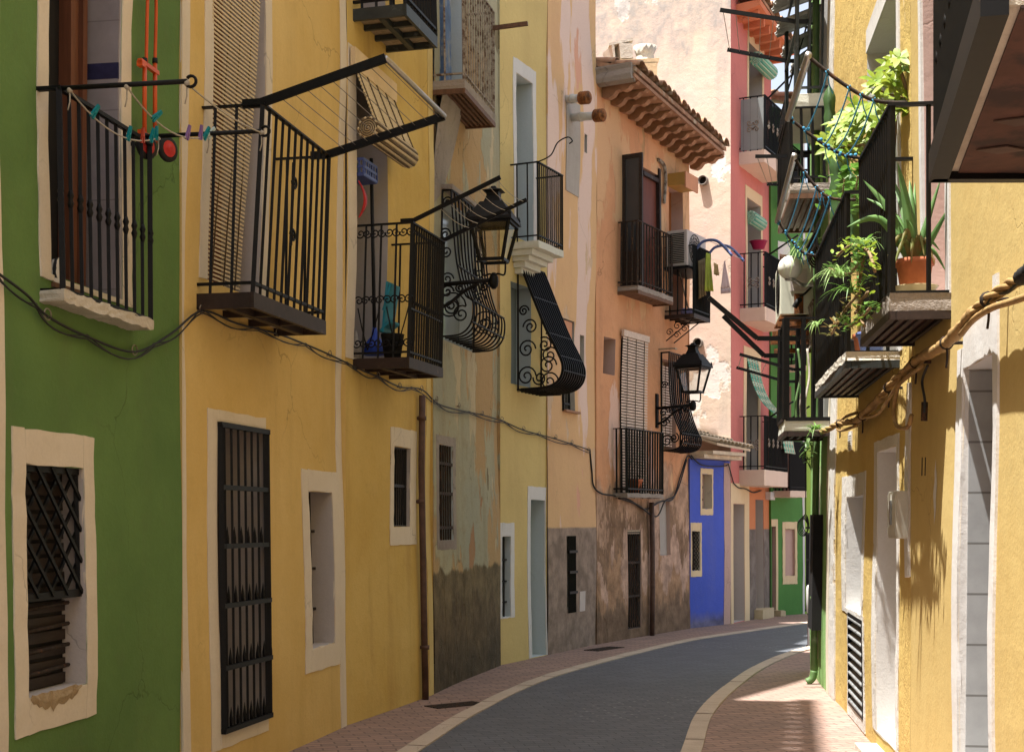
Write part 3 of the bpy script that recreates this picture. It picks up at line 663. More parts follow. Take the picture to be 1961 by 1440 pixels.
# plaster swelling under the balcony
b = MB(); rows = []
for i in range(9):
    z = 5.97-1.1*i/8; wv = 1-i/8
    rows.append([F.P(uC0+.03+(.95*(wv**.7)+.05)*k/8, .004+.13*wv**2*math.sin(math.pi*min(1, .25+k/8*.75)), z) for k in range(9)])
b.sheet(rows, 0); h.part(b, 'corbel', M['conc'])
w, u0, u1, z0, z1 = h.op(846, 884, 388, 655, .15, 'window', M['glassgrey'], raw=(F.u(846), F.u(905), F.z(865, 655), F.z(865, 392)))
zT = F.z(868, 385); zB = F.z(868, 652)
prC = [(.10, zT), (.12, zT-.25), (.17, zT-.7), (.27, zT-1.05), (.36, zB+.32), (.35, zB+.12), (.24, zB+.0), (.04, zB-.02)]
potbelly(w, F, u0-.03, F.u(905)+.02, prC, 11, M['iron'], [(.06, zT-.12, .055, 0, 1), (.05, zT-.45, .07, 0, -1), (.06, zT-.62, .07, 2, 1), (.08, zT-.9, .07, 0, 1), (.13, zB+.28, .16, 0, 1), (.13, zB+.28, .09, 2, -1), (.24, zB+.2, .09, 1, 1)], w=.015, strap=.016)
b = MB(); b.fbox(F, u0-.06, u1+.08, -.02, .12, zT+.01, zT+.06, nu=6, jit=.01); h.part(b, 'lintel', M['conc'], w)
w, u0, u1, z0, z1 = h.op(843, 870, 853, 1034, .14, 'window', M['dark'], sur=(838, 875, 835, 1052), surmat=M['conc'], surth=.003)
grille(w, F, u0+.01, u1-.01, z0, z1, -.02, 6, [F.z(856, 888), F.z(856, 945), F.z(856, 1010)], M['ironrust'], .017, frame=False)
h.finish()
# --- narrow pale yellow house
h = House('narrow pale yellow house with a white ground door', FD, FD.u(955)+.003, FD.u(1047)-.002, 12.6, M['pale'], M['jambblue'], H1=14); F = FD
dD = .373; uD0 = F.u(978); uD1 = F.u(1080, dD)
h.op(991, 1022, 150, 462, .3, 'door', M['glassgrey'], sur=(985, 1028, 123, 462), surmat=M['white'])
bd = balcony(h, F, uD0, uD1, dD, 5.09, .09, 6.03, 13, 2, M['slabpale'], M['iron'], 'plain', w=.014)
b = MB()
for k, (o, z) in enumerate(((.28, 5.0), (.22, 4.94), (.15, 4.87), (.09, 4.8))): b.fbox(F, uD0+.02+k*.03, uD1-.12-k*.05, -.02, o, z-.07, z-.001, nu=4)
h.part(b, 'corbel', M['slabpale'], bd)
b = MB(); p0 = F.P(uD0+.01, dD, 6.03); b.tube(cr([p0, p0+F.n*.16+V(0, 0, .06), p0+F.n*.25+V(0, 0, .2), p0+F.n*.38+V(0, 0, .25), p0+F.n*.44+V(0, 0, .2), p0+F.n*.40+V(0, 0, .17)], 6), .008, 6)
h.part(b, 'hook', M['iron'], bd)
w, u0, u1, z0, z1 = h.op(977, 1019, 545, 738, .2, 'window', M['glassgrey'], raw=(F.u(977), F.u(1016), 3.38, 4.62), sur=None)
zT = 4.86; zB = 3.33
prD = [(.04, zT), (.13, zT-.22), (.25, zT-.52), (.38, zT-.82), (.52, zT-1.08), (.60, zB+.26), (.565, zB+.10), (.41, zB+.01), (.05, zB-.01)]
potbelly(w, F, uD0+.18, uD1+.12, prD, 11, M['iron'], [(.08, zT-.58, .07, 0, 1), (.17, zT-.78, .10, 0, -1), (.12, zB+.48, .12, 0, 1), (.12, zB+.15, .13, 0, 1), (.36, zB+.52, .10, 1, -1), (.40, zB+.27, .12, 0, 1), (.30, zB+.12, .09, 3, 1)], w=.018, bands=(.0, .22, .4, .55, .68), strap=.034)
b = MB()
for k in range(7): u = uD0+.19+(uD1-uD0-.1)*k/6; b.bar(F.P(u, -.01, zB-.03), F.P(u, .3, zB-.03), .01)
h.part(b, 'rod', M['iron'], w)
w, u0, u1, z0, z1 = h.op(961, 978, 1027, 1181, .16, 'window', M['dark'], sur=(956, 985, 1001, 1183), surmat=M['white'])
b = MB(); uv = F.u(971, -.06); b.bar(F.P(uv, -.06, z0), F.P(uv, -.06, z1), .018); b.bar(F.P(F.u(965, -.06), -.06, z0), F.P(F.u(965, -.06), -.06, z1), .018)
for y in (1072, 1113, 1153): z = F.z(970, y); b.bar(F.P(u0, -.055, z), F.P(uv+.03, -.055, z), .018)
h.part(b, 'grille', M['iron'], w)
d_ = h.op(1017, 1045, 957, 1256, .25, 'door', M['jambblue'], sur=(1011, 1048, 932, 1258), surmat=M['white'])
d, u0, u1, z0, z1 = d_; b = MB()
for a, c in ((.06, .42), (.47, .94)): b.fbox(F, u0+.1, u1-.1, -.249, -.232, z0+(z1-z0)*a, z0+(z1-z0)*c)
b.build('door_panel', M['jambblue'], d); b = MB(); b.ball(F.P(u0+.07, -.21, 1.0), .022, 6); b.build('handle', M['alu'], d)
h.finish()
# --- peach-washed house with grey base
h = House('peach-washed house with smooth grey base and wall flues', FE, FE.u(1047)+.002, FE.u(1141), 12.6, M['peach1'], M['greyplaster']); F = FE
w, u0, u1, z0, z1 = h.op(1083, 1100, 1026, 1164, .12, 'window', M['dark'])
grille(w, F, u0+.01, u1-.01, z0, z1, .015, 6, [F.z(1091, y) for y in (1056, 1095, 1134)], M['iron'], .018, frame=False, ext=.06)
w, u0, u1, z0, z1 = h.op(1078, 1103, 612, 786, .1, 'window', M['greyplaster'])
b = MB(); b.fbox(F, u0+.02, u1-.06, -.06, -.01, z1-.25, z1-.02); h.part(b, 'brick_infill', M['terrabox'], w)
grille(w, F, u0+.01, u0+.22, z0, z0+.3, .01, 4, [z0+.08], M['iron'], .014)
b = MB(); b.fbox(F, u0, u1+.06, -.01, .06, z0-.03, z0-.002); h.part(b, 'sill', M['soffit'], w)
w, *_ = h.op(1114, 1122, 642, 720, .06, 'window', M['greyplaster']); h.op(1117, 1122, 258, 293, .12, 'vent', M['greyplaster'])
b = MB(); b.fbox(F, F.u(1083), F.u(1108), -.01, .012, F.z(1095, 372), F.z(1095, 195), nz=6, jit=.012); h.part(b, 'cement_patch', M['greyplaster'])
b = MB(); b.fbox(F, F.u(1107), F.u(1118), -.01, .012, F.z(1112, 1170), F.z(1112, 1132)); b2 = h.part(b, 'vent_plate', M['acgrey'])
h.finish()
for (x, y, L, lab) in ((1084, 191, .32, 'short grey flue with rusty rings on the peach wall, the upper one'), (1092, 226, .55, 'long grey flue with rusty rings on the peach wall, the lower one')):
    p = F.px(x, y); d = (F.n*1.0-V(0, 0, .12)-F.t*.25).normalized(); b = MB(); b.tube([p-d*.05, p+d*L*.72], .055, 12); b.lathe(p+d*L*.3, [(.063, -.02), (.063, .02)], 12, ax=d)
    e = thing('flue_pipe', lab, 'flue', p); b.build('pipe', M['pipewhite'], e); c = MB()
    for k in range(4): c.lathe(p+d*(L*.72+.035*k+.012), [(.04, -.012), (.085, -.008), (.085, .008), (.04, .012)], 14, ax=d)
    c.tube([p+d*L*.7, p+d*(L*.72+.15)], .035, 8); c.build('cowl', M['rust'], e)
# --- faded terracotta house with the tiled eave
h = House('faded terracotta house with a wavy brown eave and stained lower wall', FP, FP.u(1141)+.004, FP.u(1320), 7.85, M['peach'], M['pinkjamb'], depth=4.5, H1=7.62); F = FP
w, u0, u1, z0, z1 = h.op(1190, 1263, 318, 551, .25, 'door', M['woodred'])
b = MB(); b.fbox(F, F.u(1232), F.u(1262), -.06, -.03, z0, z1-.1); h.part(b, 'door_leaf', M['woodred'], w)
b = MB(); b.fbox(F, F.u(1262)-.05, F.u(1262)+.01, -.05, .03, z0, z1+.1); b.fbox(F, F.u(1230), F.u(1262)-.052, -.03, .02, z1-.12, z1-.06); h.part(b, 'frame', M['brownsteel'], w)
# leaf standing open, square to the wall
ul = F.u(1190); L_ = MB(); zl0 = 5.1; zl1 = 7.0
L_.fbox(F, ul-.02, ul+.02, .005, .05, zl0, zl1); L_.fbox(F, ul-.02, ul+.02, .27, .32, zl0, zl1); L_.fbox(F, ul-.02, ul+.02, .051, .269, zl1-.06, zl1); L_.fbox(F, ul-.02, ul+.02, .051, .269, zl0, zl0+.5)
o = L_.build('open_shutter', M['darkbrown'], w)
MB().fbox(F, ul-.005, ul+.005, .051, .269, zl0+.5, zl1-.06).build('pane', M['glass'], w)
dP = .32; uP0 = F.u(1181); uP1 = F.u(1287, dP)
balcony(h, F, uP0, uP1, dP, 5.08, .07, 6.0, 13, 3, M['conc'], M['ironrust'], 'rough', w=.018, under=M['woodrot'])
w, u0, u1, z0, z1 = h.op(1281, 1305, 350, 600, .2, 'door', M['orangewood'], raw=(F.u(1281), F.u(1308), 4.9, 6.95))
dQ = .487; uQ0 = F.u(1272); uQ1 = F.u(1361, dQ)
bq = balcony(h, F, uQ0, uQ1, dQ, 4.89, .06, 5.93, 12, 3, M['woodpale'], M['iron'], 'frame', w=.016)
b = MB()
for u in (uQ0+.04, uQ1-.35):
    b.bar(F.P(u, .02, 4.5), F.P(u, dQ-.04, 4.8), .014); b.tube(spiral(F.P(u, .07, 4.63), F.n, V(0, 0, 1), .06, 1.4, 0, 16), .007, 4); b.tube(spiral(F.P(u, .2, 4.72), F.n, V(0, 0, 1), .07, 1.4, 0, 16), .007, 4)
h.part(b, 'scroll_bracket', M['iron'], bq)
b = MB(); b.fbox(F, F.u(1279), F.u(1303), .0, .28, F.z(1279, 357), F.z(1279, 333)); b1 = h.part(b, 'roller_box', M['ochrebox'])
b = MB(); b.fbox(F, F.u(1279)+.002, F.u(1303)+.01, .281, .3, F.z(1279, 362), F.z(1279, 332)); h.part(b, 'box_front', M['terrabox'], b1)
w, *_ = h.op(1157, 1179, 647, 717, .3, 'window', M['greyplaster'])
w, u0, u1, z0, z1 = h.op(1189, 1235, 645, 946, .25, 'door', M['dark'])
dR = .22; uR0 = F.u(1176); uR1 = F.u(1271, dR)
br = balcony(h, F, uR0, uR1, dR, 2.12, .06, 3.04, 15, 2, M['conc'], M['iron'], 'rough', w=.02)
w, u0, u1, z0, z1 = h.op(1268, 1296, 690, 862, .2, 'window', M['bamboo'])
zT = F.z(1268, 676); zB = F.z(1268, 862)
prP = [(.14, zT), (.14, zT-.3), (.16, zT-.7), (.21, zT-.95), (.31, zT-1.2), (.36, zB+.2), (.33, zB+.06), (.2, zB), (.03, zB-.01)]
potbelly(w, F, F.u(1266), F.u(1292)+.25, prP, 11, M['iron'], [(.06, zT-.5, .06, 0, 1), (.06, zB+.42, .08, 0, 1), (.1, zB+.14, .1, 0, 1), (.22, zB+.18, .08, 2, -1)], w=.018, strap=.02)
b = MB(); b.bar(F.P(F.u(1262), 0, F.z(1262, 669)), F.P(F.u(1262), .25, F.z(1262, 669)), .03, .02); b.bar(F.P(F.u(1262), .25, F.z(1262, 669)), F.P(F.u(1262)+.1, .25, F.z(1262, 669)), .03, .02); h.part(b, 'shelf_bracket', M['woodpale'])
w, u0, u1, z0, z1 = h.op(1202, 1227, 1014, 1203, .18, 'door', M['darkbrown'])
grille(w, F, u0+.02, u1-.02, z0, z1-.05, -.03, 6, [F.z(1214, y) for y in (1077, 1141)], M['ironrust'], .018, frame=True)
b = MB(); b.fbox(F, u0, u1, -.08, -.01, z1-.06, z1-.005); h.part(b, 'lintel', M['woodpale'], w)
h.op(1262, 1282, 960, 1063, .06, 'blocked_window', M['greyplaster'])
# wavy corbels, soffit and tiles
uE0 = F.u(1143); uE1 = F.u(1387, .573); zE = lambda u: 7.83-.30*(u-uE0)/(uE1-uE0)
nC = 12; b = MB()
for i in range(nC):
    u = uE0+.16+(uE1-uE0-.2)*i/(nC-1); z = zE(u)
    low = [(.0, -.17), (.1, -.2), (.17, -.17), (.22, -.11), (.28, -.10), (.34, -.125), (.40, -.11), (.45, -.06), (.52, -.055), (.55, -.03)]
    loop = [F.P(u, 0, z-.01)]+[F.P(u, o, z+k+.02) for o, k in low]+[F.P(u, .56, z-.005)]
    b.prism(loop, F.t*.11)
h.part(b, 'eave_corbel', M['soffit'])
b = MB(); b.hexa([F.P(uE0, -.02, zE(uE0)), F.P(uE1, -.02, zE(uE1)), F.P(uE1, .575, zE(uE1)), F.P(uE0, .575, zE(uE0)), F.P(uE0, -.02, zE(uE0)+.05), F.P(uE1, -.02, zE(uE1)+.05), F.P(uE1, .575, zE(uE1)+.05), F.P(uE0, .575, zE(uE0)+.05)])
h.part(b, 'soffit', M['soffit'])
roofcap(h, F, uE0, uE1+.05, 7.90, 7.60, .64, 3.5, M['tile'], rise=.27, tw=.19, jit=.035)
b = MB(); b.fbox(F, uE0-.05, uE0+.09, -.9, .55, 7.80, 8.03, nu=2, nz=3, jit=.02); h.part(b, 'gable_end', M['conc'])
h.finish()
# chimney behind the eave
Yc = 21.9; e = thing('chimney', 'broad plastered chimney with two broken pots behind the brown eave', 'chimney', pt(1217, 200, Yc))
def wbox(b, x0, x1, y0, y1, dep=.5, m=0, lean=0.):
    p0, p1 = pt(x0, y1, Yc), pt(x1, y0, Yc); D = V(-.1, dep, 0); L_ = V(lean, 0, 0)
    a = [p0, V(p1.x, Yc, p0.z), V(p1.x, Yc, p0.z)+D, p0+D, V(p0.x, Yc, p1.z)+L_, p1+L_, p1+D+L_, V(p0.x, Yc, p1.z)+D+L_]
    b.hexa([v+V(random.uniform(-.02, .02), 0, random.uniform(-.02, .02)) for v in a], m); return b
b = MB(); wbox(b, 1180, 1257, 120, 215); wbox(b, 1176, 1262, 113, 121, .54); b.build('stack', M['cream_ground'], e)
b = MB(); c = pt(1238, 114, Yc)+V(0, .25, 0); b.lathe(c, [(.20, 0), (.15, .07), (.14, .15), (.19, .27), (.15, .27), (.1, .05)], 12, caps=False); b.build('chimney_pot', M['slab'], e)
b = MB(); wbox(b, 1174, 1181, 86, 116, .4, lean=-.04); wbox(b, 1189, 1212, 84, 114, .4, lean=-.03); b.hexa([pt(1166, 88, Yc), pt(1212, 78, Yc), pt(1212, 78, Yc)+V(0, .45, 0), pt(1166, 88, Yc)+V(0, .45, 0), pt(1166, 83, Yc), pt(1212, 73, Yc), pt(1212, 73, Yc)+V(0, .45, 0), pt(1166, 83, Yc)+V(0, .45, 0)]); b.build('chimney_cap', M['slab'], e)
# --- blue low house
h = House('low cobalt blue house with two cream-framed windows', FBl, FBl.u(1320)+.004, FBl.u(1399)-.004, 2.72, M['blue'], M['cream'], depth=1.2); F = FBl
h.depth = .5
h.stripe(1386, 1399, M['pinkjamb'], z1=2.69)
w, u0, u1, z0, z1 = h.op(1343.5, 1362.5, 908, 974, .15, 'window', M['pinkjamb'], sur=(1340.5, 1365, 897, 986), surmat=M['cream_ground'])
grille(w, F, u0+.01, u0+.1, z0, z1, -.06, 2, [z0+.15, z0+.35], M['iron'], .02, frame=False)
w, u0, u1, z0, z1 = h.op(1324, 1339.5, 1017, 1092, .1, 'window', M['dark'], sur=(1321.5, 1342.5, 1001, 1104), surmat=M['cream_ground'])
b = MB()
for k in range(9):
    z = z0+(z1-z0)*k/9; dz = (z1-z0)/9
    for i in range(3):
        a = u0+(u1-u0)*i/3; c = u0+(u1-u0)*(i+1)/3; b.bar(F.P(a, -.02, z), F.P(c, -.02, z+dz), .01); b.bar(F.P(c, -.024, z), F.P(a, -.024, z+dz), .01)
h.part(b, 'grille', M['ironrust'], w)
uB0_, uB1_ = F.u(1326), F.u(1400)-.02
b = MB(); b.fbox(F, uB0_, uB1_, -.4, .22, 2.73, 2.79); b.fbox(F, uB0_+.1, uB1_-.04, -.4, .32, 2.795, 2.85); h.part(b, 'eave_board', M['tilecream'])
roofcap(h, F, uB0_+.15, uB1_+.02, 2.93, 2.87, .42, .75, M['tilecream'], rise=.30, tw=.115, jit=.006, th=.03)
h.finish()
# --- salmon pink house: facade and its tall bare side wall
h = House('salmon pink house with three cream balconies and a tall bare side wall', FK, FK.u(1399)+.003, FK.u(1476), 10.55, M['salmon'], M['jamb'], depth=3.); F = FK
C0 = F.P(F.u(1399), 0, 0); C0.z = 0; C0 = C0+F.n*0
FS = Fac((C0.x-F.t.y*5.2, C0.y+F.t.x*5.2), (C0.x, C0.y), amp=.006); uS = 5.2
vis = MB()
rows = []
for i in range(14):
    u = uS*i/13; rows.append([FS.P(u, .004, z if z < 10.4 else 10.62+.3*(uS-u)) for z in [11*k/26 for k in range(27)]])
vis.sheet(rows, 0, False); sw = h.part(vis, 'side_wall', M['cream_wall'])
for (x, y) in ((1348, 347), (1338, 657)):
    p = FS.px(x, y); b = MB(); b.lathe(p, [(.085, -.02), (.085, .09), (.07, .09), (.07, -.02)], 16, ax=FS.n, caps=False); b.lathe(p+FS.n*.01, [(.001, 0), (.07, .001)], 16, m=1, ax=FS.n, caps=False)
    b.build('vent_pipe', [M['conc'], M['dark']], sw)
# ground floor in its own colours
zg = 2.36
b = MB(); ud0, ud1 = F.u(1404), F.u(1425)
h.op(1404, 1425, 965, 1190, .25, 'door', M['pinkjamb'])
d_, a0, a1, c0, c1 = h.op(1446.5, 1462, 957, 1166, .2, 'door', M['woodred'])
MB().fbox(F, a1-.16, a1-.04, -.199, -.185, 1.66, 1.86).build('door_plate', M['ochrebox'], d_)
b.fbox(F, F.u(1399)+.005, ud0-.004, -.01, .01, 0, zg, nz=6); b.fbox(F, ud1+.004, F.u(1434), -.01, .01, 0, zg, nz=6); b.fbox(F, ud0-.003, ud1+.003, -.01, .009, F.z(1414, 965)+.004, zg, nu=3)
h.part(b, 'ground_floor', M['cream_ground'])
b = MB(); ue0, ue1 = F.u(1446.5), F.u(1462); b.fbox(F, F.u(1434)+.004, ue0-.004, -.01, .006, 0, zg, nz=6); b.fbox(F, ue1+.004, F.u(1476)-.004, -.01, .006, 0, zg, nz=6); b.fbox(F, ue0-.003, ue1+.003, -.01, .005, F.z(1454, 957)+.004, zg)
h.part(b, 'ground_floor_panel', M['terra'])
b = MB(); b.fbox(F, F.u(1443), F.u(1465), -.15, .16, 0, .17, jit=.01, nu=3); h.part(b, 'doorstep', M['step'])
def kbal(zt, th, zr, x0=1416, x1=1509, solid=False):
    d = .456; u0, u1 = F.u(x0), F.u(x1, d)
    s = balcony(h, F, u0, u1, d, zt, th, zr, 17, 3, M['slabpink'], M['iron'], 'plain', w=.016)
    for dz in (.52,):
        b = MB()
        for (o, c) in ((.24, V(0, 0, 1)),):
            for sg in (1, -1):
                for sz in (1, -1): b.tube(spiral(F.P(u0+.0, o+sg*.06, zt+.42+sz*.06), F.n*sg, V(0, 0, sz), .055, 1.2, math.pi, 14), .009, 4)
        b.build('butterfly_scroll', M['ironpale'], s)
        b = MB()
        for k in range(5):
            u = u0+.2+(u1-u0-.35)*k/4; z = zt+.42-.0*k; b.tube(spiral(F.P(u, d+.004, z), F.t, V(0, 0, 1), .05, 1.2, 0, 12), .012, 4); b.tube(spiral(F.P(u, d+.004, z+.09), F.t, V(0, 0, -1), .04, 1.2, 0, 12), .012, 4)
        b.build('scroll_plate', M['ironpale'], s)
    if solid:
        b = MB(); b.fbox(F, u0+.004, u0+.012, .03, d-.03, zt+.02, zr-.03); b.build('panel', M['glassgrey'], s)
    return s, u0, u1, d
K1 = kbal(2.59, .27, 3.5); K2 = kbal(5.34, .23, 6.27); K3 = kbal(8.0, .22, 8.92, solid=True)
for (x0, x1, yt, zb_, s0, s1, sy) in ((1428.5, 1451, 690, 2.59, 1423, 1456, 668), (1431, 1457, 387, 5.34, 1428, 1460, 365), (1434, 1459, 95, 8.0, 1431, 1462, 70)):
    xm = (x0+x1)/2; z1 = F.z(xm, yt)
    p, u0, u1, _, _ = h.op(0, 0, 0, 0, .25, 'door', M['darkbrown'], raw=(F.u(x0), F.u(x1), zb_, z1))
    b = MB(); zt = F.z(xm, sy); b.fbox(F, F.u(s0), u0-.002, -.01, .009, zb_, zt, nz=6); b.fbox(F, u1+.002, F.u(s1), -.01, .009, zb_, zt, nz=6); b.fbox(F, u0-.001, u1+.001, -.01, .009, z1+.002, zt)
    b.build('surround', M['cream_ground'], p)
# eave with sloping soffit and tiles
uK0, uK1 = F.u(1409), F.u(1520, .42); b = MB()
b.hexa([F.P(uK0, 0, 10.27), F.P(uK1, 0, 10.1), F.P(uK1, .42, 10.16), F.P(uK0, .42, 10.38), F.P(uK0, 0, 10.45), F.P(uK1, 0, 10.24), F.P(uK1, .42, 10.26), F.P(uK0, .42, 10.48)])
for k in range(7): u = uK0+.1+(uK1-uK0-.2)*k/6; b.fbox(F, u, u+.07, .0, .36, 10.19-.025*k, 10.34-.03*k)
h.part(b, 'eave', M['salmon_dark'])
roofcap(h, F, uK0-.1, uK1, 10.52, 10.30, .47, 2.5, M['tile'], rise=.3, tw=.2)
h.finish()
# --- far green house and the one after it
h = House('leaf green house with white-framed blind window at the bend', FF, FF.u(1476)+.003, FF.u(1541), 9.25, M['fgreen'], M['pinkjamb'], depth=4); F = FF
h.op(1470, 1485, 1008, 1182, .2, 'door', M['jamb'], raw=(F.u(1476)+.02, F.u(1485), .02, F.z(1480, 1008)))
b = MB(); zt = F.z(1482, 994); b.fbox(F, F.u(1485)+.003, F.u(1489), -.01, .008, 0, zt, nz=6); b.fbox(F, F.u(1476)+.008, F.u(1485)+.002, -.01, .008, F.z(1480, 1008)+.003, zt); h.part(b, 'door_surround', M['cream_ground'])
w, *_ = h.op(1503, 1522, 1013, 1102, .05, 'blocked_window', M['pinkjamb'], sur=(1498, 1526, 999, 1118), surmat=M['cream_ground'])
h.stripe(1537, 1541, M['white'])
b = MB(); b.fbox(F, F.u(1474)+.06, F.u(1488), .01, .2, 0, .1, jit=.01, nu=3); h.part(b, 'doorstep', M['step'])
uX0, uX1 = F.u(1480), F.u(1545, .4)
balcony(h, F, uX0, uX1, .4, 2.27, .12, 3.15, 16, 4, M['slabpink'], M['iron'], 'plain', w=.02)
h.op(1500, 1512, 0, 0, .2, 'door', M['jamb'], raw=(F.u(1500), F.u(1516), 2.27, 4.2))
h.op(1491, 1508, 0, 0, .2, 'window', M['jamb'], sur=(1489, 1512, 464, 600), surmat=M['white'], raw=(F.u(1492), F.u(1509), 5.1, 6.6))
balcony(h, F, F.u(1488), F.u(1530, .4), .4, 7.45, .1, 8.4, 12, 3, M['slabpink'], M['iron'], 'plain', w=.02)
h.op(0, 0, 0, 0, .2, 'door', M['bluepot'], raw=(F.u(1495), F.u(1512), 7.45, 9.0))
balcony(h, F, F.u(1492), F.u(1545, .4), .4, 4.55, .1, 5.4, 12, 3, M['slabpink'], M['iron'], 'plain', w=.02)
roofcap(h, F, F.u(1474)+.3, F.u(1541), 9.35, 9.35, .2, 3.5, M['tile'], rise=.34, tw=.2)
h.finish()
h = House('lime green house glimpsed beyond the leaf green one', FF, FF.u(1541)+.006, FF.u(1541)+2.6, 7.2, M['lime'], M['pinkjamb'], depth=4)
w, u0, u1, z0, z1 = h.op(1542.5, 1551, 1022, 1168, .15, 'door', M['dark'])
grille(w, F, u0, u1, z0, z1, -.02, 4, [1.0, 1.6], M['iron'], .02)
h.finish()
# ---------------------------------------------------------------- the sunlit row
FR = Fac((1.48, 0), (1.48+.12*20, 20), flip=True, amp=.014, ph=.7); F = FR
def uY(Y): return Y*math.hypot(1, .12)
hx = House('unseen house at the street edge before the sunny yellow one', FR, uY(-9), uY(4.4), 9, M['neigh'], M['jamb']); hx.finish()  # out of view; put in to block light and bounce the sun
h = House('sunny yellow house with a deep grey-tiled doorway', FR, uY(4.4)+.004, FR.u(1745)-.002, 9.2, M['yelR'], M['white']); r1 = h
d, u0, u1, z0, z1 = h.op(1844, 1906, 683, 1440, .5, 'door', M['dark'], raw=(F.u(1906), F.u(1845), .12, 2.5), sur=None)
b = MB(); j = .006
b.fbox(F, F.u(1915), u0-.002, -.01, .012, 0, 2.86, nz=12, jit=j); b.fbox(F, u1+.002, F.u(1833), -.01, .012, 0, 2.62, nz=12, jit=j); b.fbox(F, u0-.001, u1+.001, -.01, .012, 2.502, 2.74, nu=4, jit=j); b.build('surround', M['white'], d)
b = MB(); b.fbox(F, u1-.012, u1-.001, -.49, -.02, .12, 2.49); b.build('tiled_jamb', M['greytile'], d)
d, u0, u1, z0, z1 = h.op(1764, 1806, 0, 560, .3, 'door', M['pinkjamb'], rev=1, raw=(F.u(1806), F.u(1764), 2.97, 5.3))
b = MB(); b.fbox(F, F.u(1815), u0-.002, -.01, .01, 2.97, 5.5, nz=10); b.fbox(F, u1+.002, F.u(1760), -.01, .01, 2.97, 5.5, nz=10); b.fbox(F, u0-.001, u1+.001, -.01, .01, 5.302, 5.5); b.build('surround', M['white'], d)
b = MB(); b.fbox(F, u1-.012, u1-.001, -.29, -.01, 2.97, 5.29); b.build('jamb_lining', M['pinkjamb'], d)
uM0 = F.u(1815); uM1 = uY(9.06)
bm = balcony(h, F, uM0, uM1, .335, 2.98, .10, 4.03, 15, 1, M['conc'], M['iron'], 'rough', w=.018, low=0., under=M['brownsteel'], top=(.04, .018))
b = MB(); b.fbox(F, uM0+.04, uM1-.04, .02, .30, 2.865, 2.879); b.build('soffit_tiles', M['undertile'], bm)
# big skewed slab overhead
nb = [V(1.93, 3.60, 0), V(1.20, 3.60, 0), V(1.588, 5.36, 0), V(2.125, 5.36, 0)]
b = MB(); b.prism([p+V(0, 0, 3.02) for p in nb], V(0, 0, .075)); nbal = h.part(b, 'balcony', M['slab'])
b = MB(); ex = (nb[2]-nb[1]).normalized(); ey = V(1, 0, 0)
def strip(p, q, w, ins, z0, z1):
    d = (q-p).normalized(); nn = V(d.y, -d.x, 0)*w; b.prism([p+V(0, 0, z0), q+V(0, 0, z0), q+nn+V(0, 0, z0), p+nn+V(0, 0, z0)], V(0, 0, z1-z0))
strip(nb[1]+ey*-.004, nb[2]+ey*-.004, .07, 0, 2.99, 3.10); strip(nb[2]+ex*.0+V(0, .003, 0), nb[3]+V(0, .003, 0), .06, 0, 2.99, 3.10)
b.build('slab_frame', M['iron'], nbal)
b = MB(); b.prism([p+V(0, 0, 3.012) for p in (nb[0]+V(-.02, 0, 0), nb[1]+V(.1, 0, 0), nb[2]+V(.09, -.06, 0), nb[3]+V(-.02, -.06, 0))], V(0, 0, .006))
b.build('soffit_tiles', M['undertile'], nbal)
b = MB()
for (px_, py_) in ((1.66, 4.6), (1.72, 4.95), (1.95, 4.9)):
    b = MB(); b.prism([V(px_-.09, py_, 3.004), V(px_, py_-.05, 3.004), V(px_+.09, py_, 3.004), V(px_, py_+.05, 3.004)], V(0, 0, .005)); b.build('tile_diamond', M['tilelight'], nbal)
b = MB(); hr = MB(); A = nb[1]+V(.02, .02, 3.095); B = nb[2]+V(.02, -.02, 3.095)
nn = 19
for i in range(nn):
    p = A.lerp(B, i/(nn-1)); b.bar(p, p+V(0, 0, .95), .018)
    if i % 2:
        for zc in (.3, .55): b.lathe(p+V(0, 0, zc), [(.009, 0), (.015, .03), (.009, .06)], 6)
for i in range(7):
    p = A.lerp(nb[0]+V(0, .02, 3.095), i/6.5); b.bar(p, p+V(0, 0, .95), .018)
    b.tube(spiral(p+V(.05, 0, .12), V(1, 0, 0), V(0, 0, 1), .05, 1.4, 0, 16), .009, 5)
for i in range(5):
    p = B.lerp(nb[3]+V(0, -.02, 3.095), (i+.6)/5.5); b.bar(p, p+V(0, 0, .95), .018)
b.build('railing', M['iron'], nbal)
hr.bar(A+V(0, 0, .96), B+V(0, 0, .96), .04, .02); hr.bar(A+V(0, 0, .961), nb[0]+V(0, .02, 4.056), .04, .02); hr.bar(B+V(0, 0, .961), nb[3]+V(0, -.02, 4.056), .04, .02); hr.build('handrail', M['iron'], nbal)
b = MB()
for x in (1764, 1770): u = F.u(x); b.fbox(F, u-.035, u-.01, -.02, .002, F.z(x, 911), F.z(x, 876))
h.part(b, 'vent_slot', M['dark'])
b = MB(); rows = []
for k in range(15):
    z = F.z(1792, 880+125*k/14); wv = .045*math.sin(math.pi*(k+.3)/14.6)*random.uniform(.7, 1.2); uc = F.u(1792)+.01*math.sin(k); rows.append([F.P(uc-wv, .0025, z), F.P(uc+wv, .0025, z)])
b.sheet(rows, 0, False); h.part(b, 'flaked_patch', M['white'])
b = MB(); b.fbox(F, F.u(1915), F.u(1833), .0, .22, 0, .12, nu=4, jit=.004); h.part(b, 'doorstep', M['white'])
h.finish()
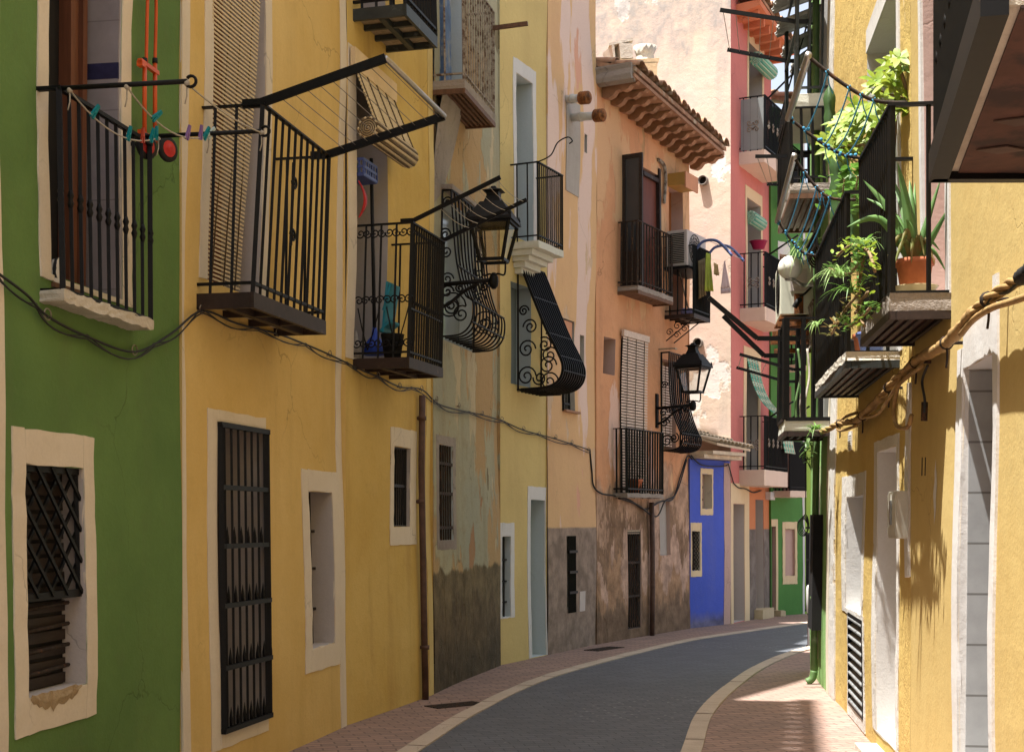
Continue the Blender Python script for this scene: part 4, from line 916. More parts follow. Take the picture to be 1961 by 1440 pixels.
# --- flaking yellow house
h = House('flaking yellow house with a black louvred vent and a white doorway', FR, FR.u(1745)+.002, FR.u(1592), 9, M['yelR2'], M['white']); r2 = h
h.stripe(1591, 1602, M['flake'], th=.012); h.stripe(1737, 1744, M['flake'], z0=1.35, z1=2.6, th=.012, jit=.012)
d, u0, u1, z0, z1 = h.op(1684, 1720, 860, 1415, .25, 'door', M['white'], sur=(1677, 1724, 838, 1418), surmat=M['flake'])
d, u0, u1, z0, z1 = h.op(1621, 1654, 950, 1170, .2, 'window', M['dark'], sur=(1614, 1658, 908, 1180), surmat=M['flake'])
b = MB(); b.fbox(F, u0+.0, u0+.05, -.05, -.02, z0, z1); b.build('shutter', M['darkbrown'], d)
d, u0, u1, z0, z1 = h.op(1627, 1658, 1180, 1362, .06, 'louvre_vent', M['dark'], sur=(1624, 1661, 1172, 1385), surmat=M['flake'])
b = MB(); nl = 10
for k in range(nl):
    z = z0+(z1-z0)*(k+.5)/nl
    b.add([F.P(u0+.01, -.03, z+.03), F.P(u1-.01, -.03, z+.03), F.P(u1-.01, .018, z+.0), F.P(u0+.01, .018, z+.0), F.P(u0+.01, -.03, z+.022), F.P(u1-.01, -.03, z+.022), F.P(u1-.01, .018, z-.012), F.P(u0+.01, .018, z-.012)], [(0, 1, 2, 3), (4, 7, 6, 5), (0, 4, 5, 1), (2, 6, 7, 3), (1, 5, 6, 2), (0, 3, 7, 4)])
b.build('louvre', M['louvre'], d)
b = MB()
for u in (u0+.005, u1-.02): b.fbox(F, u, u+.02, -.03, .014, z0, z1)
for z in (z0, z1-.03): b.fbox(F, u0+.026, u1-.021, -.03, .013, z, z+.03)
b.build('frame', M['iron'], d)
d, u0, u1, z0, z1 = h.op(1661, 1721, 0, 672, .32, 'door', M['white'], raw=(F.u(1721), F.u(1661), 2.86, 5.42))
b = MB(); b.fbox(F, F.u(1726), u0-.002, -.01, .01, 2.86, 5.6, nz=10); b.fbox(F, u0-.001, u1+.001, -.01, .01, 5.422, 5.6); b.build('surround', M['white'], d)
uL0 = F.u(1722); uL1 = F.u(1557, .36)
bl = balcony(h, F, uL0, uL1, .36, 2.86, .06, 3.95, 20, 2, M['slab'], M['iron'], 'rough', w=.017, low=0., under=M['steelblue'], top=(.04, .018))
b = MB(); b.fbox(F, uL0+.04, uL1-.04, .02, .32, 2.785, 2.799); b.build('soffit_boards', M['woodrot'], bl)
b = MB(); uv = F.u(1626); z0, z1 = F.z(1626, 862), F.z(1626, 826)
b.fbox(F, uv-.1, uv+.1, -.01, .012, z0, z1)
for k in range(6): b.fbox(F, uv-.085, uv+.085, .012, .02, z0+.02+(z1-z0-.04)*k/6, z0+.02+(z1-z0-.04)*(k+.5)/6)
h.part(b, 'vent_grille', M['white'])
b = MB()
u = F.u(1722)-.02; b.fbox(F, F.u(1720)+.01, F.u(1720)+.022, -.16, -.07, F.z(1712, 1138), F.z(1712, 1115)); h.part(b, 'doorbell', M['white'])
b = MB(); b.fbox(F, F.u(1722), F.u(1682), .0, .16, 0, .045); h.part(b, 'doorstep', M['slab'])
h.finish()
# meter box
e = thing('meter_box', 'grey metal meter box on the flaking yellow wall beside the white doorway', 'meter box', F.P(F.u(1731), 0, 1.55))
z0, z1 = F.z(1740, 1031), F.z(1740, 940); u0, u1 = F.u(1743), F.u(1727); MB().fbox(F, u0, u1, -.005, .085, z0, z1).build('box', M['meter'], e, bev=.006); MB().fbox(F, u0+.015, u1-.015, .0855, .092, z0+.02, z1-.02).build('lid', M['meter'], e); MB().fbox(F, (u0+u1)/2-.03, (u0+u1)/2+.03, .0925, .102, z1-.22, z1-.06).build('window', M['glassgrey'], e)
# --- pale green house
h = House('pale green house with peeling paint behind the green downpipe', FR, FR.u(1592)+.003, uY(16.2), 8.4, M['grR'], M['white']); r3 = h
h.stripe(1587.5, 1591.5, M['cream'], th=.01)
b = MB(); b.fbox(F, F.u(1571), F.u(1566), -.005, .03, .25, 2.3); h.part(b, 'jamb_strip', M['cream'])
b = MB(); uu = F.u(1572); ulf = uY(14.6)
b.fbox(F, ulf, ulf+.5, .0, .10, .58, 1.78); h.part(b, 'open_shutter', M['dark'])
uZ0, uZ1 = uY(13.95), uY(15.3)
bz = balcony(h, F, uZ0, uZ1, .34, 5.95, .14, 7.1, 2, 2, M['slabpale'], M['steelblue'], 'plain', w=.020, mid=(6.6,), top=(.022, .02))
h.op(0, 0, 0, 0, .25, 'door', M['dark'], raw=(uY(14.2), uY(15.0), 5.95, 7.6))
# bulging basket of bars on the upper window, beyond the balcony
prz = [(.04, 7.35), (.10, 7.1), (.2, 6.75), (.30, 6.4), (.34, 6.1), (.29, 5.85), (.16, 5.72)]
potbelly(h.e, F, uY(15.35), uY(16.1), prz, 10, M['iron'], [], w=.018, name='window_cage')
prz = [(.04, 4.75), (.12, 4.6), (.24, 4.4), (.28, 4.25), (.24, 4.12), (.08, 4.08)]
potbelly(h.e, F, uY(12.55), uY(13.3), prz, 8, M['iron'], [], w=.022, name='window_cage')
uV0, uV1 = uY(13.9), uY(14.75)
bv = balcony(h, F, uV0, uV1, .46, 2.72, .12, 3.72, 2, 2, M['slabpale'], M['iron'], 'rough', w=.034, under=M['brownsteel'], top=(.03, .02), low=0.)
h.op(0, 0, 0, 0, .25, 'door', M['dark'], raw=(uY(14.2), uY(14.9), 2.72, 4.7))
bt = balcony(h, F, uY(13.9), uY(15.6), .4, 5.05, .1, 5.8, 10, 3, M['conc'], M['iron'], 'rough', w=.02, under=M['woodrot'])
# corrugated awning
b = MB()
for k, (Ya, dd, zo) in enumerate(((13.7, .6, 7.42), (14.1, .55, 7.28), (14.5, .5, 7.12), (14.9, .43, 7.0), (15.3, .33, 6.9), (15.7, .2, 6.84))):
    u0 = uY(Ya); u1 = u0+.46; lift = 0
    R_ = [[], []]
    for i in range(19):
        u = u0+(u1-u0)*i/18; zz = .022*math.cos(i*math.pi*.75)
        R_[0].append(F.P(u, -.02, zo+.16+zz)); R_[1].append(F.P(u, dd+.02*math.sin(i*1.7), zo+zz))
    b.sheet(R_, 0); 
b.build('awning', M['corr'], h.e, solid=.012)
h.finish()
pp = MB(); up = F.u(1563, .06); pp.tube([F.P(up, .06, z) for z in (.12, 1., 2., 3., 4., 5.5, 7., 8.2)], .036, 12); pp.tube(cr([F.P(up, .06, .14), F.P(up, .08, .06), F.P(up, .14, .02)], 4), .039, 12)
for z in (.9, 2.6, 4.2, 5.8): pp.lathe(F.P(up, .06, z), [(.043, -.02), (.043, .02)], 12)
pp.build('downpipe', M['pipegreen'], None, 'thick green painted downpipe on the pale green house', 'pipe')
# ---------------------------------------------------------------- wall lanterns: one built, one copied
def lantern(p, n, L):
    """p: bracket point on the wall, n: outward; arm of length L along local x"""
    e = thing('street_lamp', 'black wall lantern in front of the belly window cage on the grey-green house', 'street lamp', p, 'black wall lanterns')
    e.rotation_euler = (0, 0, math.atan2(n.y, n.x))
    X, Z, Y = V(1, 0, 0), V(0, 0, 1), V(0, 1, 0)
    def put(b, name, mat, par=None, **k):
        me_o = b.build(name, mat, None, kind='tmp', **k); del me_o['kind']; me_o.parent = par or e; return me_o
    b = MB(); b.fbox(Fac((0, 1), (0, -1), amp=0, flip=True), .96, 1.04, 0, .025, -.3, .22)
    b.tube([V(.02, 0, .0), V(L, 0, .03)], .022, 8); b.tube(cr([V(.02, 0, -.24), V(.14, 0, -.19), V(.3, 0, -.07), V(.45, 0, -.0)], 5), .018, 8)
    b.lathe(V(L, 0, -.06), [(.02, 0), (.045, .03), (.05, .07), (.045, .12), (.02, .16)], 10)
    for (o, z, r, a) in ((.12, -.07, .07, 0), (.25, -.04, .045, 2), (.4, -.06, .04, 1), (.5, -.03, .05, 3)): b.tube(spiral(V(o, 0, z), X, Z, r, 1.5, a, 18), .011, 5)
    bk = put(b, 'bracket', M['iron'])
    b = MB(); zb = .12
    for sx in (1, -1): b.tube(cr([V(L, 0, .06), V(L+sx*.04, 0, .09), V(L+sx*.11, 0, .08), V(L+sx*.12, 0, zb+.09)], 4), .010, 6)
    put(b, 'cradle', M['iron'], bk)
    z0, z1, w0, w1 = .22, .58, .115, .195
    b = MB()
    for sx in (1, -1):
        for sy in (1, -1): b.bar(V(L+sx*w0, sy*w0, z0), V(L+sx*w1, sy*w1, z1), .026)
    for w, z in ((w0, z0), (w1, z1)):
        for s in (1, -1): b.bar(V(L-w, s*w, z), V(L+w, s*w, z), .03); b.bar(V(L+s*w, -w, z), V(L+s*w, w, z), .03)
    fr = put(b, 'lantern_frame', M['iron'])
    b = MB()
    for s in (1, -1):
        b.add([V(L-w0*.98, s*w0*.98, z0), V(L+w0*.98, s*w0*.98, z0), V(L+w1*.98, s*w1*.98, z1), V(L-w1*.98, s*w1*.98, z1)], [(0, 1, 2, 3)])
        b.add([V(L+s*w0*.98, -w0*.98, z0), V(L+s*w0*.98, w0*.98, z0), V(L+s*w1*.98, w1*.98, z1), V(L+s*w1*.98, -w1*.98, z1)], [(0, 1, 2, 3)])
    put(b, 'glass', M['lampglass'], fr)
    b = MB(); q = lambda w, z: [V(L-w, -w, z), V(L+w, -w, z), V(L+w, w, z), V(L-w, w, z)]
    lv = [(.232, z1+.01), (.228, z1+.04), (.115, z1+.21), (.085, z1+.215), (.06, z1+.28), (.062, z1+.315), (.098, z1+.33), (.035, z1+.355), (.02, z1+.38)]
    pts = sum((q(w, z) for w, z in lv), []); fs = [(i*4+k, i*4+(k+1) % 4, (i+1)*4+(k+1) % 4, (i+1)*4+k) for i in range(len(lv)-1) for k in range(4)]+[(3, 2, 1, 0), tuple(range(len(pts)-4, len(pts)))]
    b.add(pts, fs)
    for sx in (1, -1):
        for sy in (1, -1): b.lathe(V(L+sx*.21, sy*.21, z1+.035), [(.012, 0), (.018, .03), (.004, .07)], 6)
    put(b, 'lantern_roof', M['iron'])
    return e
def dup(root, loc, rz=None, label=None):
    r = root.copy(); COL.objects.link(r); r.location = loc
    if rz is not None: r.rotation_euler = (0, 0, rz)
    if label: r['label'] = label
    for ch in list(root.children):
        c = ch.copy(); COL.objects.link(c); c.parent = r
        for gch in list(ch.children): d = gch.copy(); COL.objects.link(d); d.parent = c
    return r
t = NT('lantern_glass'); tr = t.n('BsdfTransparent', i_Color=(.95, .95, .92, 1)); gl = t.n('BsdfGlossy', i_Roughness=.08); mx = t.n('MixShader', I0=.12, I1=tr.outputs[0], I2=gl.outputs[0]); t.put(t.t.nodes['Material Output'].inputs[0], mx.outputs[0]); M['lampglass'] = t.m
pl = FC.px(838, 546); L0 = lantern(pl, FC.n, .60)
p2 = FP.px(1257, 782); dup(L0, p2, math.atan2(FP.n.y, FP.n.x), 'black wall lantern on the terracotta house, standing out before the bare pink wall')
# ---------------------------------------------------------------- drying racks
F = FG
e = thing('drying_rack', 'two iron rods with sagging peg lines at the green house balcony', 'drying rack', F.P(uG0+.02, .1, 3.82)); uR0_, uR1_ = uG0+.02, uG1-.02
for u, z in ((uR0_, 3.84), (uR1_, 3.88)):
    b = MB(); b.tube([F.P(u, -.02, z), F.P(u, .78, z)], .013, 8); b.tube(spiral(F.P(u, .80, z), F.n, V(0, 0, 1), .03, .9, math.pi, 12, .8), .008, 6); b.build('arm', M['iron'], e)
LN = []
b = MB()
for o in (.78, .47, .17):
    a = F.P(uR0_, o, 3.83); c = F.P(uR1_, o, 3.87); q = [a.lerp(c, t)-V(0, 0, .10*4*t*(1-t)*(1 if o < .7 else .25)) for t in [i/12 for i in range(13)]]; LN.append(q)
    b.tube(q, .0045, 5)
    for pz in (q[0], q[-1]): b.ball(pz, .015, 6); b.tube([pz, pz-V(0, 0, .06), pz-V(.01, 0, .1)], .004, 4)
b.build('clothes_line', M['rope'], e)
def onl(k, t): q = LN[k]; x = t*12; i = min(11, int(x)); return q[i].lerp(q[i+1], x-i)
def peg(): 
    b = MB()
    for s in (1, -1): b.bar(V(s*.010, 0, -.035), V(s*.003, 0, .045), .011, .012)
    b.lathe(V(0, 0, .0), [(.01, -.006), (.01, .006)], 8, ax=V(1, 0, 0)); return b
PEGP = None
for k, t_, mt, rr, lab in ((2, .22, 'pegteal', .5, 'teal peg alone high on the inner line of the green house rack'), (1, .28, 'pegteal', .8, 'teal peg alone high on the middle line of the green house rack'),
    (2, .62, 'pegteal', .1, 'dark teal peg above the red trolley wheels on the inner line'), (2, .80, 'pegred', -.2, 'red peg on the inner line in front of the trolley wheels'),
    (2, .90, 'pegteal', .1, 'teal peg next to the red one on the inner line'), (2, .97, 'pegteal', -.2, 'teal peg at the far rod end of the inner line'),
    (1, .70, 'pegviolet', .1, 'violet peg between the trolley and the corner stripe'), (1, .88, 'pegviolet', -.1, 'violet peg close beside the yellow wall on the middle line'), (1, .93, 'pegteal', .4, 'teal peg hanging aslant on the middle line before the yellow wall'),
    (1, .985, 'pegwhite', .6, 'pale turquoise peg at the rod on the middle line end')):
    b = peg(); o = b.build('clothes_peg', M[mt], None, lab, 'clothes peg', 'clothes pegs on the lines'); o.location = onl(k, t_)-V(0, 0, .012); o.rotation_euler = (.2, rr, 1.2)
rack('folding black drying frame with a chrome end bar over the ochre balcony', FA, uA0+.02, uA1-.02, dA, 4.34, 1.2, 4.57, 9, M['iron'], M['alu'], d1b=1.25, w=.055)
rack('black drying frame strung with white lines over the scrolled iron balcony', FB, uB0+.02, uB1-.02, dB, 4.24, 1.27, 4.55, 7, M['iron'], None, M['rope'], w=.035, sag=.03, f0=.3)
F = FR
for lab, u0, u1, d0, z0, d1, z1 in (('bamboo-coloured tube drying frame tied with blue rope on the aloe balcony', uM0+.02, uM1-.02, .335, 4.04, .78, 4.32), ('tube drying frame with blue rope on the lower flowering balcony', uL0+.25, uL1-.02, .36, 3.95, .68, 4.26)):
    e = thing('drying_rack', lab, 'drying rack', F.P(u0, d0, z0))
    A = cr([F.P(u0, d0-.1, z0), F.P(u0, d0+.08, z0+.02), F.P(u0, (d0+d1)/2+.03, z0+.12), F.P(u0, d1, z1)], 5); B = cr([F.P(u1, d0-.1, z0), F.P(u1, d0+.08, z0+.02), F.P(u1, (d0+d1)/2+.03, z0+.12), F.P(u1, d1, z1)], 5)
    MB().tube(A, .011, 7).build('arm', M['ironrust'], e); MB().tube(B, .011, 7).build('arm', M['ironrust'], e)
    MB().tube([A[-1].lerp(B[-1], -.02), A[-1].lerp(B[-1], 1.02)], .022, 10).build('end_bar', M['alu'], e)
    b = MB()
    for f in (.35, .5, .62, .8):
        i = int(f*(len(A)-1)); a, c = A[i], B[i]; b.tube([a.lerp(c, t)-V(0, 0, .04*4*t*(1-t)) for t in [k/6 for k in range(7)]], .0045, 5)
        for pz in (a, c):
            b.tube([pz+V(.012*math.cos(q), .012*math.sin(q*1.3), .012*math.sin(q)) for q in [k*.7 for k in range(12)]], .005, 4); b.tube([pz, pz+V(.01, 0, -.07), pz+V(.03, 0, -.12)], .0035, 4)
    i = len(A)-4
    for k in range(14): pz = B[min(len(B)-1, 4+k//2*2)]; b.ball(pz+V(random.uniform(-.02, .02), 0, random.uniform(-.01, .02)), .013, 4)
    b.build('blue_rope', M['ropeblue'], e)
rack('long black drying arms standing out before the salmon eave', FR, uY(14.0), uY(15.2), .32, 6.68, 1.08, 6.83, 5, M['iron'], None, M['rope'], w=.04, f0=.3, d1b=.96)
rack('pair of short black drying arms under the upper salmon balcony', FR, uY(14.3), uY(15.5), .3, 5.42, .72, 5.43, 3, M['iron'], None, M['rope'], w=.035, f0=.5, d1b=.53)
e = thing('drying_rack', 'bent black drying arms reaching up from the dark clutter balcony', 'drying rack', F.P(uV0, .37, 3.7))
q0 = F.P(uV0+.1, .2, 2.74)
for k, (mt, x0, x1) in enumerate((('ironpale', 1536, 1541), ('rope', 1545, 1550), ('pipegreen', 1527, 1533))):
    MB().tube(cr([pt(x0, 822, 14.1), pt(x0-3, 770, 14.1), pt(x1, 720, 14.15), pt(x0+1, 668, 14.2)], 6), .012, 6).build('pole', M[mt], None, ('thin pale pole', 'wavy beige cord', 'thin green stake')[k]+' standing in the dark clutter balcony by the green downpipe', 'pole')
mb_ = MB(); f0_ = F; 
for k in range(9):
    for sg in (1, -1): mb_.bar(F.P(uY(15.2)+.06*k, .1+.0, 3.6), F.P(uY(15.2)+.06*k+.25*sg, .1, 4.05), .012)
mb_.bar(F.P(uY(15.2)-.3, .1, 3.6), F.P(uY(15.2)+.8, .1, 3.6), .02).bar(F.P(uY(15.2)-.3, .1, 4.05), F.P(uY(15.2)+.8, .1, 4.05), .02); mb_.build('trellis', M['ironpale'], None, 'pale criss-cross trellis under the rusty shelf', 'trellis')
for (x0, y0, x1, y1, Y) in ((1450, 648, 1357, 570, 14.2), (1463, 681, 1385, 605, 15.1)):
    k = pt(x0, y0, Y); q = pt(x1, y1, Y-.05); w_ = F.P(uY(Y), .30, k.z); MB().bar(w_, k, .03, .045).bar(k, q, .03, .045).build('arm', M['iron'], e)
rack('lower black drying arms before the draped green blind', FR, uY(14.0), uY(15.2), .37, 3.22, .9, 3.38, 2, M['iron'], None, M['rope'], w=.03, f0=.5)
for lab, u0, u1, zt in (('black drying arms above the middle salmon balcony', F.u(1600), F.u(1600)+.5, 0),):
    d = .456; rack(lab, FK, FK.u(1416)+.25, FK.u(1509, d), d, 6.27, .95, 6.55, 3, M['iron'], None, M['rope'], w=.03)
    rack('black drying arms on the uppermost salmon balcony', FK, FK.u(1416)+.2, FK.u(1509, d), d, 8.92, .85, 9.25, 0, M['iron'], None, w=.03)
    rack('black drying arms on the lowest salmon balcony beside the draped blind', FK, FK.u(1416)+.3, FK.u(1509, d), d, 3.5, .85, 3.75, 0, M['iron'], None, w=.03)
# blue folding airer with towels on the terracotta house's upper balcony
F = FP; e = thing('clothes_airer', 'blue-armed folding clothes airer hooked on the orange-door balcony', 'clothes airer', F.P(uQ1-.3, dQ, 5.9))
ua, ub = uQ0+.15, uQ1-.05
AR = []
for u in (ua, ub):
    q = cr([F.P(u, dQ-.02, 5.9), F.P(u, dQ+.1, 6.0), F.P(u, dQ+.32, 5.98), F.P(u, dQ+.55, 5.74)], 6); AR.append(q); MB().tube(q, .022, 8).build('arm', M['steelarm'] if 'steelarm' in M else M['bluepot'], e)
b = MB()
for i in (8, 11, 14, 17): b.tube([AR[0][i], AR[1][i]], .006, 5)
b.build('rail', M['alu'], e)
def towel(name, lab, a, c, drop, mat, fringe=False, cat='towel', taper=.0):
    b = MB(); rows = []; n = 10
    for j in range(9):
        t = j/8; rows.append([a.lerp(c, .5+(i/n-.5)*(1+taper*(t-.5)))+V(.018*math.sin(i*1.9+t*1.5)*t, .022*math.cos(i*1.7)*t, -drop*t+.008*math.sin(i*2.2)*t) for i in range(n+1)])
    b.sheet(rows, 0)
    if fringe:
        for i in range(0, n*2+1): p = rows[-1][0].lerp(rows[-1][-1], i/(2*n)); b.tube([p, p-V(0, 0, .07)], .005, 4)
    return b.build(name, mat, None, lab, cat, solid=.006)
def upt(x, y, Y): return pt(x, y, Y)
towel('towel', 'lime green towel hanging from the blue airer', upt(1350, 484, 21.45), upt(1362, 486, 21.6), .58, M['towelg'], taper=.7)
towel('towel', 'dark brown towel behind the lime green one', upt(1337, 500, 21.6), upt(1350, 494, 21.7), .58, M['towelb'])
towel('towel', 'grey-pink fringed towel hanging from the blue airer', upt(1383, 500, 21.4), upt(1392, 500, 21.6), .42, M['towelp'], fringe=True, taper=1.7)
towel('cloth', 'small ochre cloth between the green and the fringed towel', upt(1367, 503, 21.5), upt(1375, 507, 21.6), .17, M['cloth'], cat='cloth')
b = MB(); 
for k in range(9): b.ball(F.P(uQ0+.2+.09*k, .25+.06*math.sin(k*2), 4.95), random.uniform(.06, .09), 8)
b.build('laundry_bundle', M['clothblue'], None, 'lilac bundle of cloth on the floor of the orange-door balcony', 'bundle')
b = MB(); b.tube([F.P(uQ0+.3, .3, 4.92), F.P(uQ0+.12, .08, 6.0)], .012, 6); e2 = b.build('mop', M['ironpale'], None, 'striped mop pole leaning on the orange door', 'mop')
MB().lathe(F.P(uQ0+.3, .3, 4.9), [(.03, 0), (.05, .06), (.015, .12)], 8).build('mop_head', M['red'], e2)
# ---------------------------------------------------------------- blinds
def blind(label, F, u0, u1, z0, z1, o0, o1, n, mat, cord, th=.006, gap=.35, name='roller_blind', head=None, ncord=3):
    e = thing(name, label, 'blind', F.P((u0+u1)/2, o0, z1)); b = MB(); h = (z1-z0)/n
    for i in range(n):
        t = i/n; z = z1-(i+1)*h; o = o0+(o1-o0)*t; b.fbox(F, u0, u1, o-th/2, o+th/2, z+h*gap*.5, z+h*(1-gap*.5))
    b.build('slats', mat, e); c = MB()
    for k in range(ncord): u = u0+(u1-u0)*(k+.5)/ncord; c.tube([F.P(u, o0+th, z1), F.P(u, o1+th, z0)], .005, 4)
    c.build('cord', cord, e)
    if head: MB().fbox(F, u0-.01, u1+.01, o0-.02, o0+.02, z1, z1+.09).build('head_rail', head, e)
    return e
e = blind('long bamboo blind hanging in the ochre house balcony doorway', FA, FA.u(403)-.02, FA.u(501)-.16, 3.2, 5.9, .06, -.1, 98, M['bamboo'], M['bamboodark'], gap=.52, ncord=4)
F = FP; blind('long cream slatted blind over the terracotta house doorway', F, F.u(1187), F.u(1236)-.02, F.z(1210, 955), F.z(1210, 650), .05, .03, 56, M['pvc'], M['bamboodark'], gap=.36, head=M['pvc'])
blind('cream slatted blind behind the belly cage of the terracotta house', F, F.u(1268), F.u(1295), F.z(1280, 855), F.z(1280, 700), -.06, -.06, 30, M['pvc'], M['bamboodark'], gap=.4)
# rolled blinds
def rolled(label, F, u0, u1, zt, o_t, zr, o_r, r, mat, stripe, head=None, roll_sag=0., flat=True):
    e = thing('roller_blind', label, 'blind', F.P((u0+u1)/2, o_r, zr))
    b = MB(); n = 22; k = 20
    for i in range(k):
        a = 2*math.pi*i/k; c0 = F.P(u0, o_r+r*math.cos(a), zr+r*math.sin(a)); c1 = F.P(u1, o_r+r*math.cos(a), zr+r*math.sin(a)); b.tube([c0, c1], r*.17, 5, m=i % 2)
    b.lathe(F.P(u0, o_r, zr), [(r*.95, 0), (r*.95, (u1-u0))], 16, ax=F.t)
    b.tube(spiral(F.P(u0-.004, o_r, zr), F.n, V(0, 0, 1), r*.95, 4, 0, 60, .05), r*.06, 4, m=1)
    b.build('roll', [mat, stripe], e)
    if flat:
        b = MB(); m_ = 16
        for i in range(m_):
            t = i/m_; z = zt+(zr-zt)*t; o = o_t+(o_r+r-o_t)*t; b.fbox(F, u0+.01, u1-.01, o-.004, o+.004, z-(zt-zr)/m_*.72, z)
        b.build('slats', mat, e); c = MB()
        for q in range(5): u = u0+.05+(u1-u0-.1)*q/4; c.tube([F.P(u, o_t+.006, zt), F.P(u, o_r+r+.006, zr)], .006, 4)
        c.build('cord', stripe, e)
    if head: MB().fbox(F, u0-.02, u1+.02, o_t-.03, o_t+.012, zt-.01, zt+.16).build('head_board', head, e)
    return e
F = FB; rolled('rolled-up bamboo blind above the scrolled iron balcony', F, F.u(676)-.14, F.u(739)+.10, F.z(690, 150), .05, F.z(690, 240, .16), .17, .085, M['bamboo'], M['bamboodark'], head=M['cream_ground'])
F = FK; rolled('rolled green striped blind in the uppermost salmon doorway', F, F.u(1434), F.u(1462), 9.35, .05, F.z(1436, 117), .14, .11, M['pvcgreen'], M['pvcgreenp'], flat=False)
rolled('rolled green striped blind in the middle salmon doorway', F, F.u(1431), F.u(1452), 6.9, .05, F.z(1436, 420), .06, .10, M['pvcgreen'], M['pvcgreenp'], flat=False)
e = thing('draped_blind', 'green checked slatted blind draped out over the lowest salmon balcony rail', 'blind', F.P(FK.u(1428), 0, 4.3)); b = MB(); pr = cr([V(.0, F.z(1440, 688), 0), V(.08, 4.1, 0), V(.22, 3.78, 0), V(.46, 3.53, 0), V(.50, 3.45, 0), V(.50, 3.1, 0), V(.51, 2.92, 0)], 9)
for i, (p, q) in enumerate(zip(pr, pr[1:])):
    us0, us1 = F.u(1428.5)+.012*i, F.u(1450)+.012*i; pp_, qq = p.lerp(q, .12), p.lerp(q, .88)
    b.add([F.P(us0, pp_.x, pp_.y), F.P(us1, pp_.x, pp_.y), F.P(us1, qq.x, qq.y), F.P(us0, qq.x, qq.y), F.P(us0, pp_.x+.012, pp_.y+.006), F.P(us1, pp_.x+.012, pp_.y+.006), F.P(us1, qq.x+.012, qq.y+.006), F.P(us0, qq.x+.012, qq.y+.006)], [(0, 1, 2, 3), (4, 5, 6, 7), (0, 1, 5, 4), (1, 2, 6, 5), (2, 3, 7, 6), (3, 0, 4, 7)], (i//2) % 2)
b.build('slats', [M['pvcgreenp'], M['bambgreen'] if 'bambgreen' in M else M['pvcgreen']], e)
c = MB(); n_ = len(pr)
for f in (.15, .4, .65, .9): c.tube([F.P(F.u(1428.5)+.012*i+(F.u(1450)-F.u(1428.5))*f, p.x+.016, p.y+.01) for i, p in enumerate(pr)], .008, 4)
c.build('cord', M['cream'], e)
b = MB(); u = F.u(1442); b.lathe(F.P(u, .1, F.z(1442, 478)), [(.1, 0), (.15, .13), (.165, .135), (.15, .12)], 12); b.build('basin', M['magenta'], None, 'magenta plastic basin hung in the middle salmon doorway', 'basin')
# ---------------------------------------------------------------- things in the mustard doorway
F = FB
p = F.P(F.u(688), .0, 0); z = lambda y: F.z(690, y)
b = MB(); u0, u1 = F.u(676)+.03, F.u(700)+.06; b.fbox(F, u0, u1, -.1, .06, z(345), z(341))
for k in range(7): u = u0+(u1-u0)*k/6; b.fbox(F, u-.008, u+.008, .052, .06, z(341), z(313)); b.fbox(F, u-.008, u+.008, -.1, -.092, z(341), z(313))
for k in range(5): o = -.1+.16*k/4; b.fbox(F, u0, u0+.008, o-.008, o+.008, z(341), z(313)); b.fbox(F, u1-.008, u1, o-.008, o+.008, z(341), z(313))
for k in range(3): zz = z(341)+(z(313)-z(341))*k/2; b.fbox(F, u0-.003, u1+.003, .061, .064, zz-.012, zz+.012); b.fbox(F, u0-.004, u0-.001, -.1, .06, zz-.012, zz+.012)
b.build('plastic_basket', M['basket'], None, 'blue plastic peg basket hung under the rolled bamboo blind', 'basket')
b = MB(); b.tube([F.P(F.u(692), -.04, z(345)), F.P(F.u(692), -.05, 3.3), F.P(F.u(692), -.05, z(312)-.0)][::2], .012, 6); e = b.build('mop', M['tealpole'], None, 'thin green-handled mop behind the blue basket', 'mop')
MB().lathe(F.P(F.u(692), -.05, 3.1), [(.05, 0), (.04, .12), (.012, .25)], 8).build('mop_head', M['rope'], e)
b = MB(); b.tube([F.P(F.u(708), .05, 3.25), F.P(F.u(711), -.02, z(290))], .016, 6); e = b.build('broom', M['rubber'], None, 'black-handled broom with a blue head standing in the mustard doorway', 'broom')
MB().lathe(F.P(F.u(708), .05, 3.16), [(.10, 0), (.085, .1), (.03, .17), (.018, .24)], 10).build('brush', M['bluebright'], e)
b = MB(); b.prism([F.P(F.u(684)+.0, .22, 3.32), F.P(F.u(684)+.22, .22, 3.32), F.P(F.u(684)+.26, .26, 3.74), F.P(F.u(684)-.04, .26, 3.74)], F.n*.02); b.prism([F.P(F.u(684)+.0, .2, 3.32), F.P(F.u(684)+.22, .2, 3.32), F.P(F.u(684)+.22, .3, 3.4), F.P(F.u(684), .3, 3.4)], V(0, 0, .02)); b.bar(F.P(F.u(684)-.02, .24, 3.5), F.P(F.u(684)-.02, .3, 3.72), .02); b.build('dustpan', M['cyan'], None, 'turquoise dustpan standing upright behind the scrolled railing', 'dustpan')
b = MB(); b.lathe(F.P(F.u(690), .3, 3.1), [(.07, 0), (.1, .2), (.105, .205), (.095, .19)], 14); b.build('bucket', M['rubber'], None, 'small black bucket below the turquoise dustpan', 'bucket')
b = MB(); b.sheet([[F.P(F.u(676)+.01+.06*math.sin(math.pi*i/8)*j, .02+.05*math.sin(math.pi*i/8), z(425)+(z(355)-z(425))*i/8) for j in (0, 1)] for i in range(9)]); b.build('dustpan', M['red'], None, 'red plastic scoop hung at the doorway edge under the blue basket', 'scoop', solid=.012)
